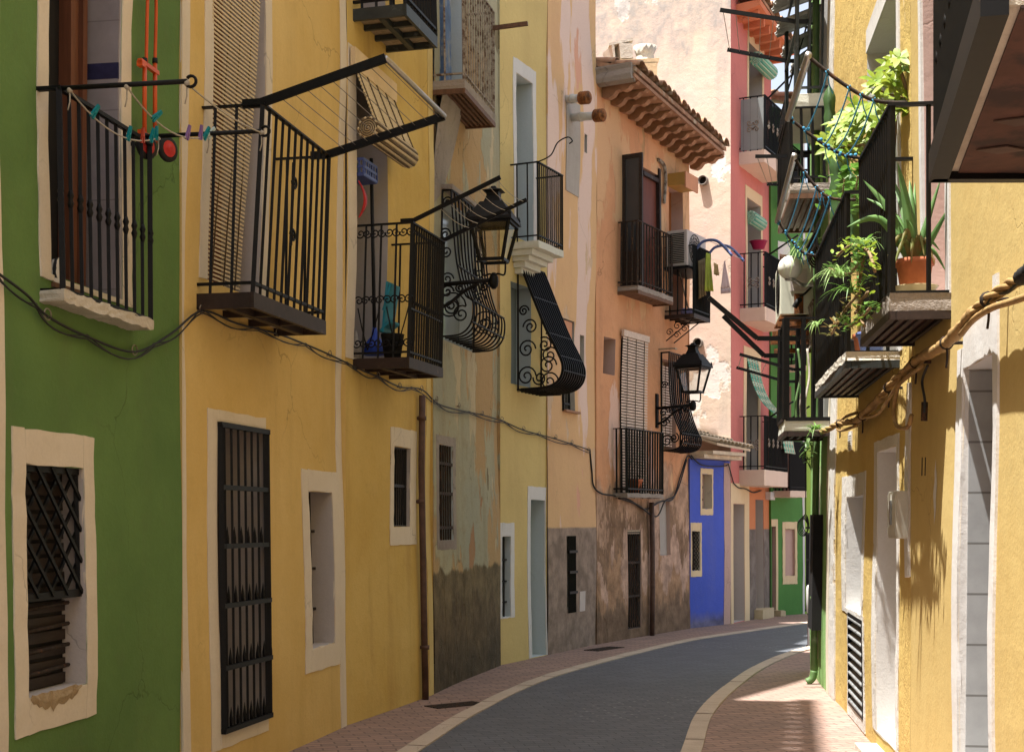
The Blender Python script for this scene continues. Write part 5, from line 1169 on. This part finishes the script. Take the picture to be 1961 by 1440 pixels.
# ---------------------------------------------------------------- orange hand trolley hanging on the green wall
F = FG; e = thing('hand_trolley', 'orange folding hand trolley with two red wheels hung on the green wall', 'hand trolley', F.P(F.u(289), .08, 3.8))
ux = lambda x: F.u(x, .06); zx = lambda x, y: F.z(x, y, .06)
for x in (282, 301):
    b = MB(); b.tube([F.P(ux(x), .06, zx(x, 255)), F.P(ux(x), .06, zx(x, 118))], .013, 8); b.lathe(F.P(ux(x), .06, zx(x, 122)), [(.016, 0), (.016, .03)], 8, m=1); b.build('side_tube', [M['orange'], M['rubber']], e)
b = MB(); b.tube(cr([F.P(ux(285), .06, zx(285, 120)), F.P(ux(285), .06, zx(285, 8)), F.P(ux(287), .06, zx(287, -6)), F.P(ux(297), .06, zx(297, -6)), F.P(ux(301), .06, zx(301, 10)), F.P(ux(301), .06, zx(301, 120))], 6), .010, 8); b.build('handle', M['orange'], e)
b = MB(); 
for y in (128, 262): b.fbox(F, ux(272), ux(305), .05, .075, zx(288, y)-.012, zx(288, y)+.012)
b.fbox(F, ux(272), ux(278), .045, .08, zx(275, 128), zx(275, 118)); b.build('crossbar', M['orange'], e)
for x, y, o in ((276, 281, .09), (303, 287, .13)):
    c = F.P(ux(x), o, zx(x, y)); ax = (F.n*.92-F.t*.38).normalized(); b = MB(); b.lathe(c, [(.064, -.016), (.074, -.008), (.074, .008), (.064, .016)], 20, ax=ax); w = b.build('wheel', M['rubber'], e)
    MB().lathe(c, [(.001, .019), (.018, .020), (.02, .0168), (.044, .0168), (.05, .0155)], 18, ax=ax, caps=False).build('rim', M['red'], w)
# trainers at the green door
def shoe(p, d, lab):
    d = d.normalized(); x = V(d.y, -d.x, 0); rows = []
    for i in range(9):
        t = i/8; w = .035+.012*math.sin(math.pi*t); hgt = .075*(1-t)**.7+.035; rows.append([p+d*.24*t+x*(w*math.cos(a))+V(0, 0, max(0, math.sin(a))*hgt) for a in [math.pi*k/8 for k in range(9)]])
    b = MB(); b.sheet(rows, 0); b.prism(rows[0], d*.004, 0); b.add(rows[-1], [tuple(range(9))]); e = b.build('shoe', M['zebra'], None, lab, 'shoe')
    loop = [p+d*.24*t+x*((.04+.012*math.sin(math.pi*t))*s)-V(0, 0, .0) for s, ts in ((1, [k/6 for k in range(7)]), (-1, [1-k/6 for k in range(7)])) for t in ts]
    MB().prism(loop, V(0, 0, -.022)).build('sole', M['white'], e)
t = NT('zebra_canvas'); wv = t.n('TexWave', i_Vector=t.coord(), i_Scale=9., i_Distortion=6.); M['zebra'] = t.fin(t.mix(t.ramp(wv.outputs['Color'], .45, .55), (.02, .02, .02), (.6, .58, .54)), .8)
shoe(FG.P(FG.u(112), .015, 2.93), -FG.n+FG.t*.15, 'black and white patterned canvas shoe on the green house doorsill'); 
b = MB(); b.fbox(FG, FG.u(101), FG.u(150), -.2, .02, 2.88, 2.905); b.build('doormat', M['woodrot'], None, 'thin brown mat under the patterned shoe', 'mat')
# ---------------------------------------------------------------- cable along the shaded walls
def facof(x):
    for lim, f in ((345, FG), (659, FA), (828, FB), (955, FC), (1047, FD), (1141, FE), (1320, FP)):
        if x <= lim: return f
    return FBl
cp = [(-25, 517), (40, 564), (82, 606), (160, 645), (252, 674), (320, 640), (386, 596), (450, 620), (525, 640), (580, 660), (630, 680), (690, 710), (720, 722), (762, 741), (805, 746), (836, 772), (870, 784), (920, 795), (962, 808), (1000, 824), (1050, 838), (1090, 850), (1128, 862)]
e = thing('wall_cable', 'black bundled cable sagging along the shaded facades from clip to clip', 'cable', V(-1.9, 8.6, 3.0))
w3 = [facof(x).px(x, y, .0)+facof(x).n*.03 for x, y in cp]
for k, (dz, r, sg) in enumerate(((0, .007, 0), (-.012, .0045, .03), (.010, .004, .055))):
    pth = cr(w3, 6); pth = [p+V(0, 0, dz-sg*abs(math.sin(i*math.pi/9))) for i, p in enumerate(pth)]; MB().tube(pth, r, 6).build('strand', M['cable'], e)
for x, y in ((82, 606), (252, 674), (386, 596), (525, 640), (630, 680), (720, 722), (762, 741), (805, 746), (836, 766), (877, 778), (920, 793), (957, 804), (1000, 822), (1030, 832), (1060, 838), (1092, 848), (1125, 862)):
    f = facof(x); p = f.px(x, y)+f.n*.03; b = MB(); b.tube([p+f.t*.035*math.cos(a)+V(0, 0, .028*math.sin(a)+.01) for a in [2*math.pi*k/12 for k in range(13)]], .004, 4); b.tube([p-f.n*.04, p+f.n*.005], .006, 4); b.build('clip', M['ironpale'], e)
cq = [(1128, 860), (1131, 900), (1134, 930), (1150, 945), (1180, 950), (1205, 958), (1232, 975), (1262, 960), (1285, 955), (1300, 915), (1315, 874), (1322, 880)]
pth = cr([facof(max(x, 1142)).px(x, y)+facof(max(x, 1142)).n*.03 for x, y in cq], 6); MB().tube(pth, .013, 6).build('strand', M['cable'], e)
pth = cr([facof(max(x, 1142)).px(x, y+4)+facof(max(x, 1142)).n*.05 for x, y in ((1180, 950), (1215, 962), (1250, 985), (1268, 955), (1290, 940), (1312, 876))], 6); MB().tube(pth, .012, 6).build('strand', M['cable'], e)
f = FBl; pth = cr([f.px(x, y)+f.n*.05 for x, y in ((1318, 872), (1335, 889), (1360, 893), (1384, 892), (1390, 888))], 6)+cr([FK.px(x, y)+FK.n*.03 for x, y in ((1402, 925), (1412, 934), (1425, 936), (1440, 943), (1455, 939))], 5); MB().tube(pth, .011, 6).build('strand', M['cable'], e)
pp = MB(); up = FP.u(1241); pp.tube([FP.P(up, .06, z_) for z_ in (0., .6, 1.3, 2.0)], .038, 8); pp.build('downpipe', M['pipebrown'], None, 'rusty brown pipe down the stained foot of the terracotta house', 'pipe')
b = MB(); b.tube(cr([FP.px(1258, 306)+FP.n*.02, FP.px(1266, 318)+FP.n*.05, FP.px(1270, 345)+FP.n*.04, FP.px(1267, 390)+FP.n*.04], 6), .028, 8); b.build('conduit', M['ironpale'], None, 'curved grey conduit beside the open brown shutter', 'pipe')
# ---------------------------------------------------------------- air conditioners
def aircon(lab, p, t, n, w, d, hgt, mat, grille_side, name='air_conditioner'):
    """p = bottom centre; t along width, n outward"""
    Z = V(0, 0, 1); e = thing(name, lab, 'air conditioner', p); c = p+Z*hgt/2
    b = MB(); b.box(c, (t, n, Z), w/2, d/2, hgt/2); b.build('case', mat, e, bev=.012)
    g = MB()
    for k in range(17 if grille_side < 0 else 0): z = hgt*(.1+.8*k/16); g.box(p+Z*z-t*(w/2+.004), (n, t, Z), d*.36, .004, hgt*.012)
    if g.v: g.build('side_grille', M['dark'], e)
    g = MB(); q = p+Z*hgt*.52+n*(d/2+.004)+t*w*-.1
    for r in (.22, .17, .12, .07): g.tube([q+(t*math.cos(a)+Z*math.sin(a))*r*hgt*1.9 for a in [2*math.pi*i/20 for i in range(21)]], .006, 4)
    for i in range(8): a = math.pi*i/8; g.bar(q+(t*math.cos(a)+Z*math.sin(a))*.22*hgt*1.9, q-(t*math.cos(a)+Z*math.sin(a))*.22*hgt*1.9, .006)
    g.build('fan_guard', M['iron'], e)
    return e
F = FP; uac = F.u(1268); pc = F.P(uac+.42, .22, 5.62); aircon('dusty grey air conditioner beside the ochre roller box', pc, F.t, F.n, .78, .34, .55, M['acgrey'], -1)
b = MB(); b.fbox(F, uac, uac+.95, 0, .42, 5.575, 5.615); b.build('shelf', M['iron'], None, 'dark iron shelf under the dusty air conditioner', 'shelf')
F = FR; Yc = 15.85; pc = F.P(uY(Yc), .23, EYE+(HZ-612)*Yc/LENS); e = aircon('yellowed old air conditioner above the rusty shelf on the pale green house', pc, F.t, F.n, .8, .36, .60, M['acwhite'], 1)
tt, nn_ = F.t, F.n
b = MB(); q = pc-tt*.404
b.box(q+V(0, 0, .38)+nn_*-.02, (nn_, tt, V(0, 0, 1)), .09, .004, .12); b.build('hatch', M['acgrey'], e)
b = MB(); b.box(q+V(0, 0, .12)+nn_*-.02, (nn_, tt, V(0, 0, 1)), .05, .004, .11); b.build('rust_plate', M['rust'], e)
b = MB(); b.tube(cr([q+V(0, 0, .16)-tt*.03+nn_*-.03, q+V(0, 0, .13)-tt*.06+nn_*.0, q+V(0, 0, .07)-tt*.05+nn_*.03], 4), .03, 8); b.tube(cr([q+V(0, 0, .2)-tt*.02+nn_*-.03, q+V(0, 0, .22)-tt*.06+nn_*-.08, q+V(0, 0, .3)-tt*.06+nn_*-.16], 4), .012, 6); b.build('valve', M['rubber'], e)
e = thing('rusty_shelf', 'flaking rusty steel shelf carrying the yellowed air conditioner', 'shelf', F.P(uY(15.5), .2, 3.6))
for k, (o0, o1, z) in enumerate(((-.0, .44, 3.90), (.0, .46, 3.80), (.0, .42, 3.70))):
    for Y in (15.42, 16.2): MB().fbox(F, uY(Y), uY(Y)+.05, o0, o1, z-.05, z).build('beam', M['rust'], e)
MB().fbox(F, uY(15.45), uY(16.25), .02, .42, 3.935, 3.955).build('plate', M['rust'], e)
e = thing('globe_lamp', 'white opal globe lamp on a curved grey arm by the air conditioner', 'lamp', F.P(uY(15.1), 0, 4.3)); Yg = 15.0
c = pt(1513, 513, Yg); MB().ball(c, .128, 12).build('globe', M['globe'], e); q = F.P(uY(Yg), 0, c.z-.18); MB().tube(cr([q, q+F.n*.18, c+V(.1, 0, -.17), c+V(.02, 0, -.12)], 5), .022, 8).build('arm', M['alu'], e)
MB().lathe(c-V(0, 0, .135), [(.05, 0), (.06, .02), (.05, .035)], 12).build('collar', M['alu'], e)
# ---------------------------------------------------------------- painted-over cable bundle on the sunny wall
e = thing('cable_bundle', 'thick twisted cable bundle painted ochre, running down the sunny yellow wall', 'cable', F.P(F.u(1850), .1, 2.9))
bp = [(1990, 500), (1961, 527), (1935, 545), (1893, 574), (1860, 605), (1822, 645), (1795, 666), (1760, 683), (1735, 705), (1712, 728), (1690, 758), (1665, 785), (1640, 805), (1620, 808), (1600, 812), (1585, 822), (1572, 826)]
P0 = [F.px(x, y, .09) for x, y in bp]; path = cr(P0, 8); n_ = len(path)
def twist(path, R_, ph, pitch): 
    out = []
    for i, p in enumerate(path):
        t = (path[min(i+1, n_-1)]-path[max(i-1, 0)]).normalized(); x = t.cross(V(0, 0, 1)).normalized(); y = t.cross(x); a = ph+pitch*i; out.append(p+(x*math.cos(a)+y*math.sin(a))*R_)
    return out
for k in range(4): MB().tube(twist(path, .016, k*1.57, .36), .0135, 6).build('strand', M['cabletan'], e)
MB().tube(path[30:66], [.031+.004*math.sin(i*.9)+.004*math.sin(i*2.3) for i in range(36)], 10).build('sleeve', M['cabletan'], e); MB().tube(path[80:98], [.030+.005*math.sin(i*1.3) for i in range(18)], 10).build('sleeve', M['cabletan'], e)
MB().tube(path[4:11], [.034+.004*math.sin(i*2.1) for i in range(7)], 10).build('tape', M['rubber'], e)
for (q, r, m_) in (([(1985, 560), (1945, 575), (1900, 590), (1865, 612), (1840, 640)], .016, 'cabletan'), ([(1950, 540), (1930, 560), (1905, 565), (1888, 590)], .008, 'cable'), ([(1740, 690), (1722, 720), (1710, 780), (1716, 815), (1735, 818), (1742, 795)], .014, 'cabletan'), ([(1640, 790), (1612, 800), (1600, 815), (1605, 825), (1640, 815)], .013, 'cabletan'), ([(1770, 700), (1760, 730), (1766, 765), (1766, 790)], .008, 'cable'), ([(1655, 800), (1685, 790), (1715, 740), (1760, 700)], .012, 'cabletan')):
    MB().tube(cr([F.px(x, y, .10) for x, y in q], 6), r, 6).build('loose_cable', M[m_], e)
for i in (24, 44, 60, 76, 92, 110):
    if i < n_-2:
        b = MB(); p = path[i]; t = (path[i+1]-path[i-1]).normalized(); b.lathe(p, [(.036, -.012), (.039, 0), (.036, .012)], 10, ax=t); b.tube([p-F.n*.1, p], .01, 5); b.tube(cr([p, p-V(0, 0, .07)-F.t*.02, p-V(0, 0, .13)+F.t*.01], 4), .006, 4); b.build('clamp', M['ironrust'], e)
b = MB(); b.tube([F.px(1766, 770, .05), F.px(1766, 806, .05)], .02, 8); b.build('cable_joint', M['ironrust'], e)
# ---------------------------------------------------------------- bollard at the kerb
p = gnd(1550, 1238); e = thing('bollard', 'slim post with a white painted head at the bend of the kerb', 'bollard', p); MB().lathe(p, [(.045, 0), (.045, .02), (.028, .03), (.028, .46)], 12).build('post', M['brownsteel'], e); MB().lathe(p, [(.028, .46), (.042, .48), (.045, .78), (.035, .83), (.01, .85)], 12).build('head', M['white'], e)
# rusty drain covers let into the paving by the walls
for (x0, y0, x1, y1, lab) in ((812, 1352, 905, 1343, 'rusty slotted drain cover in the red paving by the mustard house'), (1118, 1245, 1168, 1238, 'dark drain cover in the paving below the terracotta house')):
    a, c = gnd(x0, y0), gnd(x1, y1); d = (c-a).normalized(); nn_ = V(d.y, -d.x, 0); b = MB()
    for k in range(5): b.prism([a+nn_*(.05*k)+V(0, 0, .002), c+nn_*(.05*k)+V(0, 0, .002), c+nn_*(.05*k+.03)+V(0, 0, .002), a+nn_*(.05*k+.03)+V(0, 0, .002)], V(0, 0, .006))
    for q in (a, c-d*.03): b.prism([q+V(0, 0, .001), q+d*.03+V(0, 0, .001), q+d*.03+nn_*.23+V(0, 0, .001), q+nn_*.23+V(0, 0, .001)], V(0, 0, .005))
    b.build('drain_cover', M['ironrust'], None, lab, 'drain cover')
# junction box, number plates, hanging coil at the bend
F = FK
b = MB(); b.fbox(F, F.u(1466), F.u(1475), .008, .1, F.z(1470, 957), F.z(1470, 942)); b.build('junction_box', M['white'], None, 'small white junction box over the dark red door', 'box')
b = MB(); pz = V(0, 0, 0); q = pt(1543, 985, 14.4); b.tube([q, V(q.x, q.y, 2.62)], .005, 4)
for k in range(5): b.tube([q+V(.03*math.cos(a)*(1+.2*k)-.008*k, .02*math.sin(a), -.09+.09*math.sin(a)-.01*k) for a in [2*math.pi*i/14 for i in range(15)]], .006, 4)
b.build('cable_coil', M['cable'], None, 'loose coil of thin cable hanging from the dark clutter balcony before the lime green house', 'cable')
# ---------------------------------------------------------------- plants on the sunlit balconies
def plant(name, lab, p, cat='plant'): return thing(name, lab, cat, p)
def pot(label, c, r, hgt, mat, name='flower_pot'):
    b = MB(); b.lathe(c, [(r*.72, 0), (r*.95, hgt*.82), (r*1.06, hgt*.82), (r*1.08, hgt), (r*.95, hgt), (r*.92, hgt*.9), (.001, hgt*.88)], 20, caps=False); b.lathe(c, [(.001, .001), (r*.72, 0)], 20, caps=False)
    return b.build(name, mat, None, label, 'pot')
F = FR
# aloe in its pot on the aloe balcony
cu = uM0+.20; c = F.P(cu, .17, 2.985)
b = MB(); b.lathe(c, [(.09, 0), (.13, .05), (.135, .055), (.12, .045), (.001, .012)], 20, caps=False); b.build('saucer', M['cream_plastic'], None, 'cream plastic saucer on the concrete balcony edge', 'saucer')
pot('big terracotta pot holding the aloe', c+V(0, 0, .02), .105, .19, M['terracotta'])
q = c+V(0, 0, .2); e = plant('aloe', 'large green aloe with long pointed leaves in a terracotta pot', q); b = MB(); dry = MB()
def aloe_leaf(b, tx, ty, w, sag=.0, Y=None, m=0):
    tip = pt(tx, ty, Y or q.y); mid = q.lerp(tip, .5)+V(0, 0, .04+sag); pts = cr([q+V(0, 0, -.02), mid, tip], 6); n = len(pts); rows = []
    vw = V(.25, 1, 0)
    for i, p in enumerate(pts):
        t = i/(n-1); d = (pts[min(i+1, n-1)]-pts[max(i-1, 0)]).normalized(); x = d.cross(V(.1, -1, .1)).normalized(); y = x.cross(d); ww = w*(1-t**1.6)*.5+.001
        rows.append([p-x*ww, p-x*ww*.5+y*ww*.35, p+y*ww*.5, p+x*ww*.5+y*ww*.35, p+x*ww, p-y*ww*.35, p-x*ww])
    b.sheet(rows, m)
for tx, ty, w, sg, dY in ((1719, 312, .075, .02, 0), (1742, 345, .06, .03, .15), (1801, 345, .05, -.04, .05), (1819, 395, .055, -.06, -.1), (1653, 345, .065, .02, .1), (1622, 435, .065, .10, -.05), (1700, 330, .05, .05, .3), (1690, 400, .05, .05, .2), (1812, 520, .045, .06, -.05), (1735, 420, .06, .02, -.1), (1752, 350, .035, .03, .3), (1660, 380, .045, .05, .25), (1800, 480, .04, .05, .1)):
    aloe_leaf(b, tx, ty, w, sg, q.y+dY)
b.build('leaves', M['aloe'], e)
for tx, ty in ((1790, 505), (1700, 490), (1725, 470), (1770, 490), (1712, 510), (1745, 505)): aloe_leaf(dry, tx, ty, .045, .09, q.y-.12)
dry.build('dry_leaves', M['leafR'], e)
# umbrella plant
def umbrella(b, st, c, R_, n=7, L=.112, w=.048):
    ax = V(random.uniform(-.6, .5), random.uniform(-1, -.3), random.uniform(.3, .9)).normalized(); x = ax.cross(V(0, 1, 0)).normalized(); y = ax.cross(x); a0 = random.random()*6
    for k in range(n):
        a = a0+2*math.pi*k/n; d = x*math.cos(a)+y*math.sin(a)+ax*random.uniform(.1, .35); leaf(b, c+d*.012, d, L*random.uniform(.8, 1.15), w*random.uniform(.85, 1.1), up=ax, bend=.22)
e = plant('umbrella_plant', 'tall umbrella plant with sunlit yellow-green leaf rosettes above the balcony rails', F.P(uY(10.4), .2, 2.9)); b = MB(); s = MB()
base = F.P(uY(10.3), .18, 2.9)
cl = [(1722, 112, 9.2), (1705, 130, 9.3), (1735, 125, 9.2), (1695, 160, 9.4), (1672, 168, 9.5), (1715, 170, 9.3), (1690, 190, 9.5), (1640, 205, 10.4), (1655, 215, 10.3), (1690, 215, 9.6), (1725, 205, 9.3), (1740, 190, 9.2), (1745, 215, 9.3),
      (1660, 225, 10.4), (1640, 235, 10.6), (1620, 240, 10.8), (1600, 262, 11.), (1632, 255, 10.6), (1590, 285, 11.1), (1612, 275, 10.9), (1648, 245, 10.5), (1630, 285, 10.7), (1668, 250, 10.3), (1650, 275, 10.5), (1595, 300, 11.), (1615, 295, 10.8), (1675, 230, 10.2), (1605, 235, 10.9), (1580, 270, 11.2), (1690, 240, 10.)]
cl = cl[:2]+cl[2:]
for x, y, Y in cl:
    c = pt(x, y, Y)
    for k in range(1+(random.random() < .45)): umbrella(b, s, c+V(random.uniform(-.05, .05), random.uniform(-.1, .1), random.uniform(-.05, .05))*k, .1)
m1 = pt(1660, 320, 10.3); s.tube(cr([base, m1, pt(1640, 280, 10.5), pt(1610, 285, 10.9)], 6), .012, 6); s.tube(cr([base, m1+V(.04, 0, -.05), pt(1678, 270, 10.1), pt(1665, 235, 10.3)], 6), .011, 6); s.tube(cr([base+V(.05, -.2, 0), pt(1715, 255, 9.6), pt(1740, 205, 9.3), pt(1722, 125, 9.2)], 6), .012, 6); s.tube(cr([m1, pt(1620, 300, 10.7), pt(1595, 290, 11.)], 5), .008, 5); s.tube(cr([pt(1735, 190, 9.3), pt(1700, 180, 9.4), pt(1680, 172, 9.5)], 5), .006, 5)
b.build('leaves', M['leafY'], e); s.build('stem', M['stem'], e)
# geranium-like plant with rounder leaves
e = plant('leafy_shrub', 'bright green round-leaved shrub leaning through the balcony bars', F.P(uY(10.6), .3, 2.95)); b = MB(); s = MB()
for k in range(120):
    x = random.gauss(1640, 26); y = random.gauss(372, 30); Y = random.uniform(10.2, 11.2); c = pt(x, y, Y); d = V(random.uniform(-1, .6), random.uniform(-1, .2), random.uniform(-.2, .8)); leaf(b, c, d, random.uniform(.05, .085), random.uniform(.05, .075), bend=.2)
for x, y in ((1680, 302), (1660, 315), (1690, 330), (1645, 325), (1675, 345), (1620, 330)):
    c = pt(x, y, 10.2)
    for k in range(7): a = k*.9; leaf(b, c, V(math.cos(a), -.5, math.sin(a)*.7+.2), .07, .07, bend=.2)
    s.tube([c, pt(x-10, y+60, 10.4)], .006, 5)
b.build('leaves', M['leafG'], e); s.build('stem', M['stem'], e)
# columnar cactus
e = plant('columnar_cactus', 'tall dark columnar cactus against the pale green corner', F.P(uY(11.9), .25, 2.9)); 
for x, y0, y1, Y, r in ((1588, 310, 165, 11.9, .05), (1612, 320, 208, 11.8, .05), (1605, 480, 280, 11.7, .075), (1630, 480, 330, 11.4, .06)):
    a = pt(x+4, y0, Y); c = pt(x, y1, Y); b = MB(); n = 12; nr = 10; rows = []
    for i in range(n+1):
        t = i/n; p = a.lerp(c, t); rad = r*(1+.12*math.sin(i*2.1))*(1 if t < .85 else math.sqrt(max(.02, 1-((t-.85)/.15)**2)))
        rows.append([p+V(math.cos(2*math.pi*k/nr), math.sin(2*math.pi*k/nr), 0)*rad*(1 if k % 2 else .62) for k in range(nr+1)])
    b.sheet(rows); b.build('column', M['cactus'], e)
# strap-leaved plants and trailing succulents
def strap(name, lab, c, n, L, w, mat, spread=1., droop=.9, outd=V(-.6, -.5, .6)):
    e = plant(name, lab, c); b = MB()
    for k in range(n):
        a = 2*math.pi*random.random(); d = (V(math.cos(a), math.sin(a), random.uniform(.2, 1.2))*spread+outd*.6).normalized(); leaf(b, c+V(random.uniform(-.03, .03), random.uniform(-.05, .05), 0), d, L*random.uniform(.6, 1.15), w, bend=droop*random.uniform(.5, 1.2), n=6, tip=.7)
    b.build('leaves', mat, e); return e
strap('spider_plant', 'long thin-leaved green plant hanging outside the lower balcony bars', F.px(1605, 530, .47), 34, .30, .012, M['leafP'])
strap('spider_plant', 'arching green strap-leaved plant beside the blue plastic pot', F.px(1625, 560, .47), 26, .26, .012, M['leafG'])
strap('spider_plant', 'pale trailing plantlet below the balcony corner by the rusty shelf', F.px(1560, 622, .5), 14, .14, .016, M['leafP'], droop=1.2)
strap('hanging_plant', 'pale hanging grassy plant above the yellowed air conditioner', pt(1551, 472, 14.2), 70, .42, .018, M['leafP'], spread=.7, droop=1.4)
strap('spider_plant', 'small green tuft growing at the foot of the dark clutter balcony', pt(1562, 822, 13.2), 40, .2, .014, M['leafG'])
def succ(lab, items, mat, n, L):
    e = plant('trailing_succulent', lab, pt(*items[0])); b = MB(); s = MB(); pts = cr([F.px(q[0], q[1], .44) if q[2] > 9.7 else pt(*q) for q in items], 6); s.tube(pts, .010, 5)
    for q in pts[::2]:
        for k in range(n): a = random.random()*6.3; leaf(b, q+V(random.uniform(-.04, .04), random.uniform(-.04, .04), random.uniform(-.03, .04)), V(math.cos(a), math.sin(a)-.3, random.uniform(-.1, .9)), L*random.uniform(.7, 1.2), L*.4, bend=.1)
    b.build('leaves', mat, e); s.build('stem', M['stem'], e)
succ('woody succulent branch arching from the aloe pot toward the lower bars', [(1705, 500, 8.3), (1690, 540, 8.9), (1665, 565, 9.6), (1630, 600, 10.2)], M['leafG'], 3, .05)
succ('dark succulent with small rosettes climbing the balcony bars', [(1650, 480, 10.3), (1640, 500, 10.4), (1620, 525, 10.5), (1600, 520, 10.7), (1585, 515, 11.)], M['leafD'], 10, .06)
succ('green succulent column between the bars below the round-leaved shrub', [(1642, 470, 10.6), (1645, 500, 10.5), (1638, 540, 10.5)], M['leafG'], 9, .055)
succ('reddish drying succulent drooping from the lower balcony edge', [(1640, 560, 10.2), (1615, 590, 10.4), (1600, 620, 10.6), (1590, 640, 10.7)], M['leafR'], 6, .06)
succ('mixed green trailing succulent over the balcony corner', [(1660, 590, 9.9), (1640, 610, 10.1), (1620, 625, 10.3), (1610, 615, 10.5)], M['leafG'], 9, .055)
strap('spider_plant', 'tangle of narrow sunlit leaves in front of the lower bars', F.px(1650, 470, .42), 26, .22, .012, M['leafP'])
succ('green succulent spray over the middle of the lower bars', [(1600, 490, 10.6), (1625, 470, 10.6), (1655, 480, 10.3), (1670, 520, 10.0)], M['leafY'], 6, .06)
succ('yellowing succulent hanging low on the lower bars', [(1655, 560, 10.2), (1635, 590, 10.2), (1648, 625, 10.2)], M['leafY'], 4, .05)
pot('small terracotta pot behind the lower balcony bars', F.P(uL0+.45, .17, 2.865), .085, .17, M['terracotta'])
pot('blue plastic pot on the lower balcony slab', F.P(uL0+.2, .16, 2.865), .10, .15, M['bluepot'])
pot('terracotta pot on the small railed balcony of the terracotta house', FP.P(FP.u(1200)+.05, .12, 2.125), .11, .2, M['terracotta'])
pot('dark round pot at the back of the lower balcony', F.P(uL0+1.0, .15, 2.865), .11, .2, M['rubber'])
e = plant('small_plant', 'thin leafy plant in the terracotta pot behind plain bars', FP.P(FP.u(1200)+.05, .12, 2.32)); b = MB()
for k in range(40): a = random.random()*6.3; leaf(b, FP.P(FP.u(1200)+.05, .12, 2.3)+V(random.gauss(0, .06), random.gauss(0, .05), random.random()*.4), V(math.cos(a), math.sin(a), .6), .07, .025)
b.build('leaves', M['leafD'], e)
# weeds at the bend balcony
e = plant('climbing_plant', 'dark leafy climber spilling beside the green downpipe', F.P(uY(14.4), .2, 2.5)); b = MB()
for k in range(45): x = random.gauss(1547, 4); y = random.uniform(815, 885); leaf(b, pt(x, y, random.uniform(13.6, 14.6)), V(random.uniform(-1, 1), random.uniform(-1, .3), random.uniform(-1, .5)), .08, .035)
b.build('leaves', M['leafD'], e)
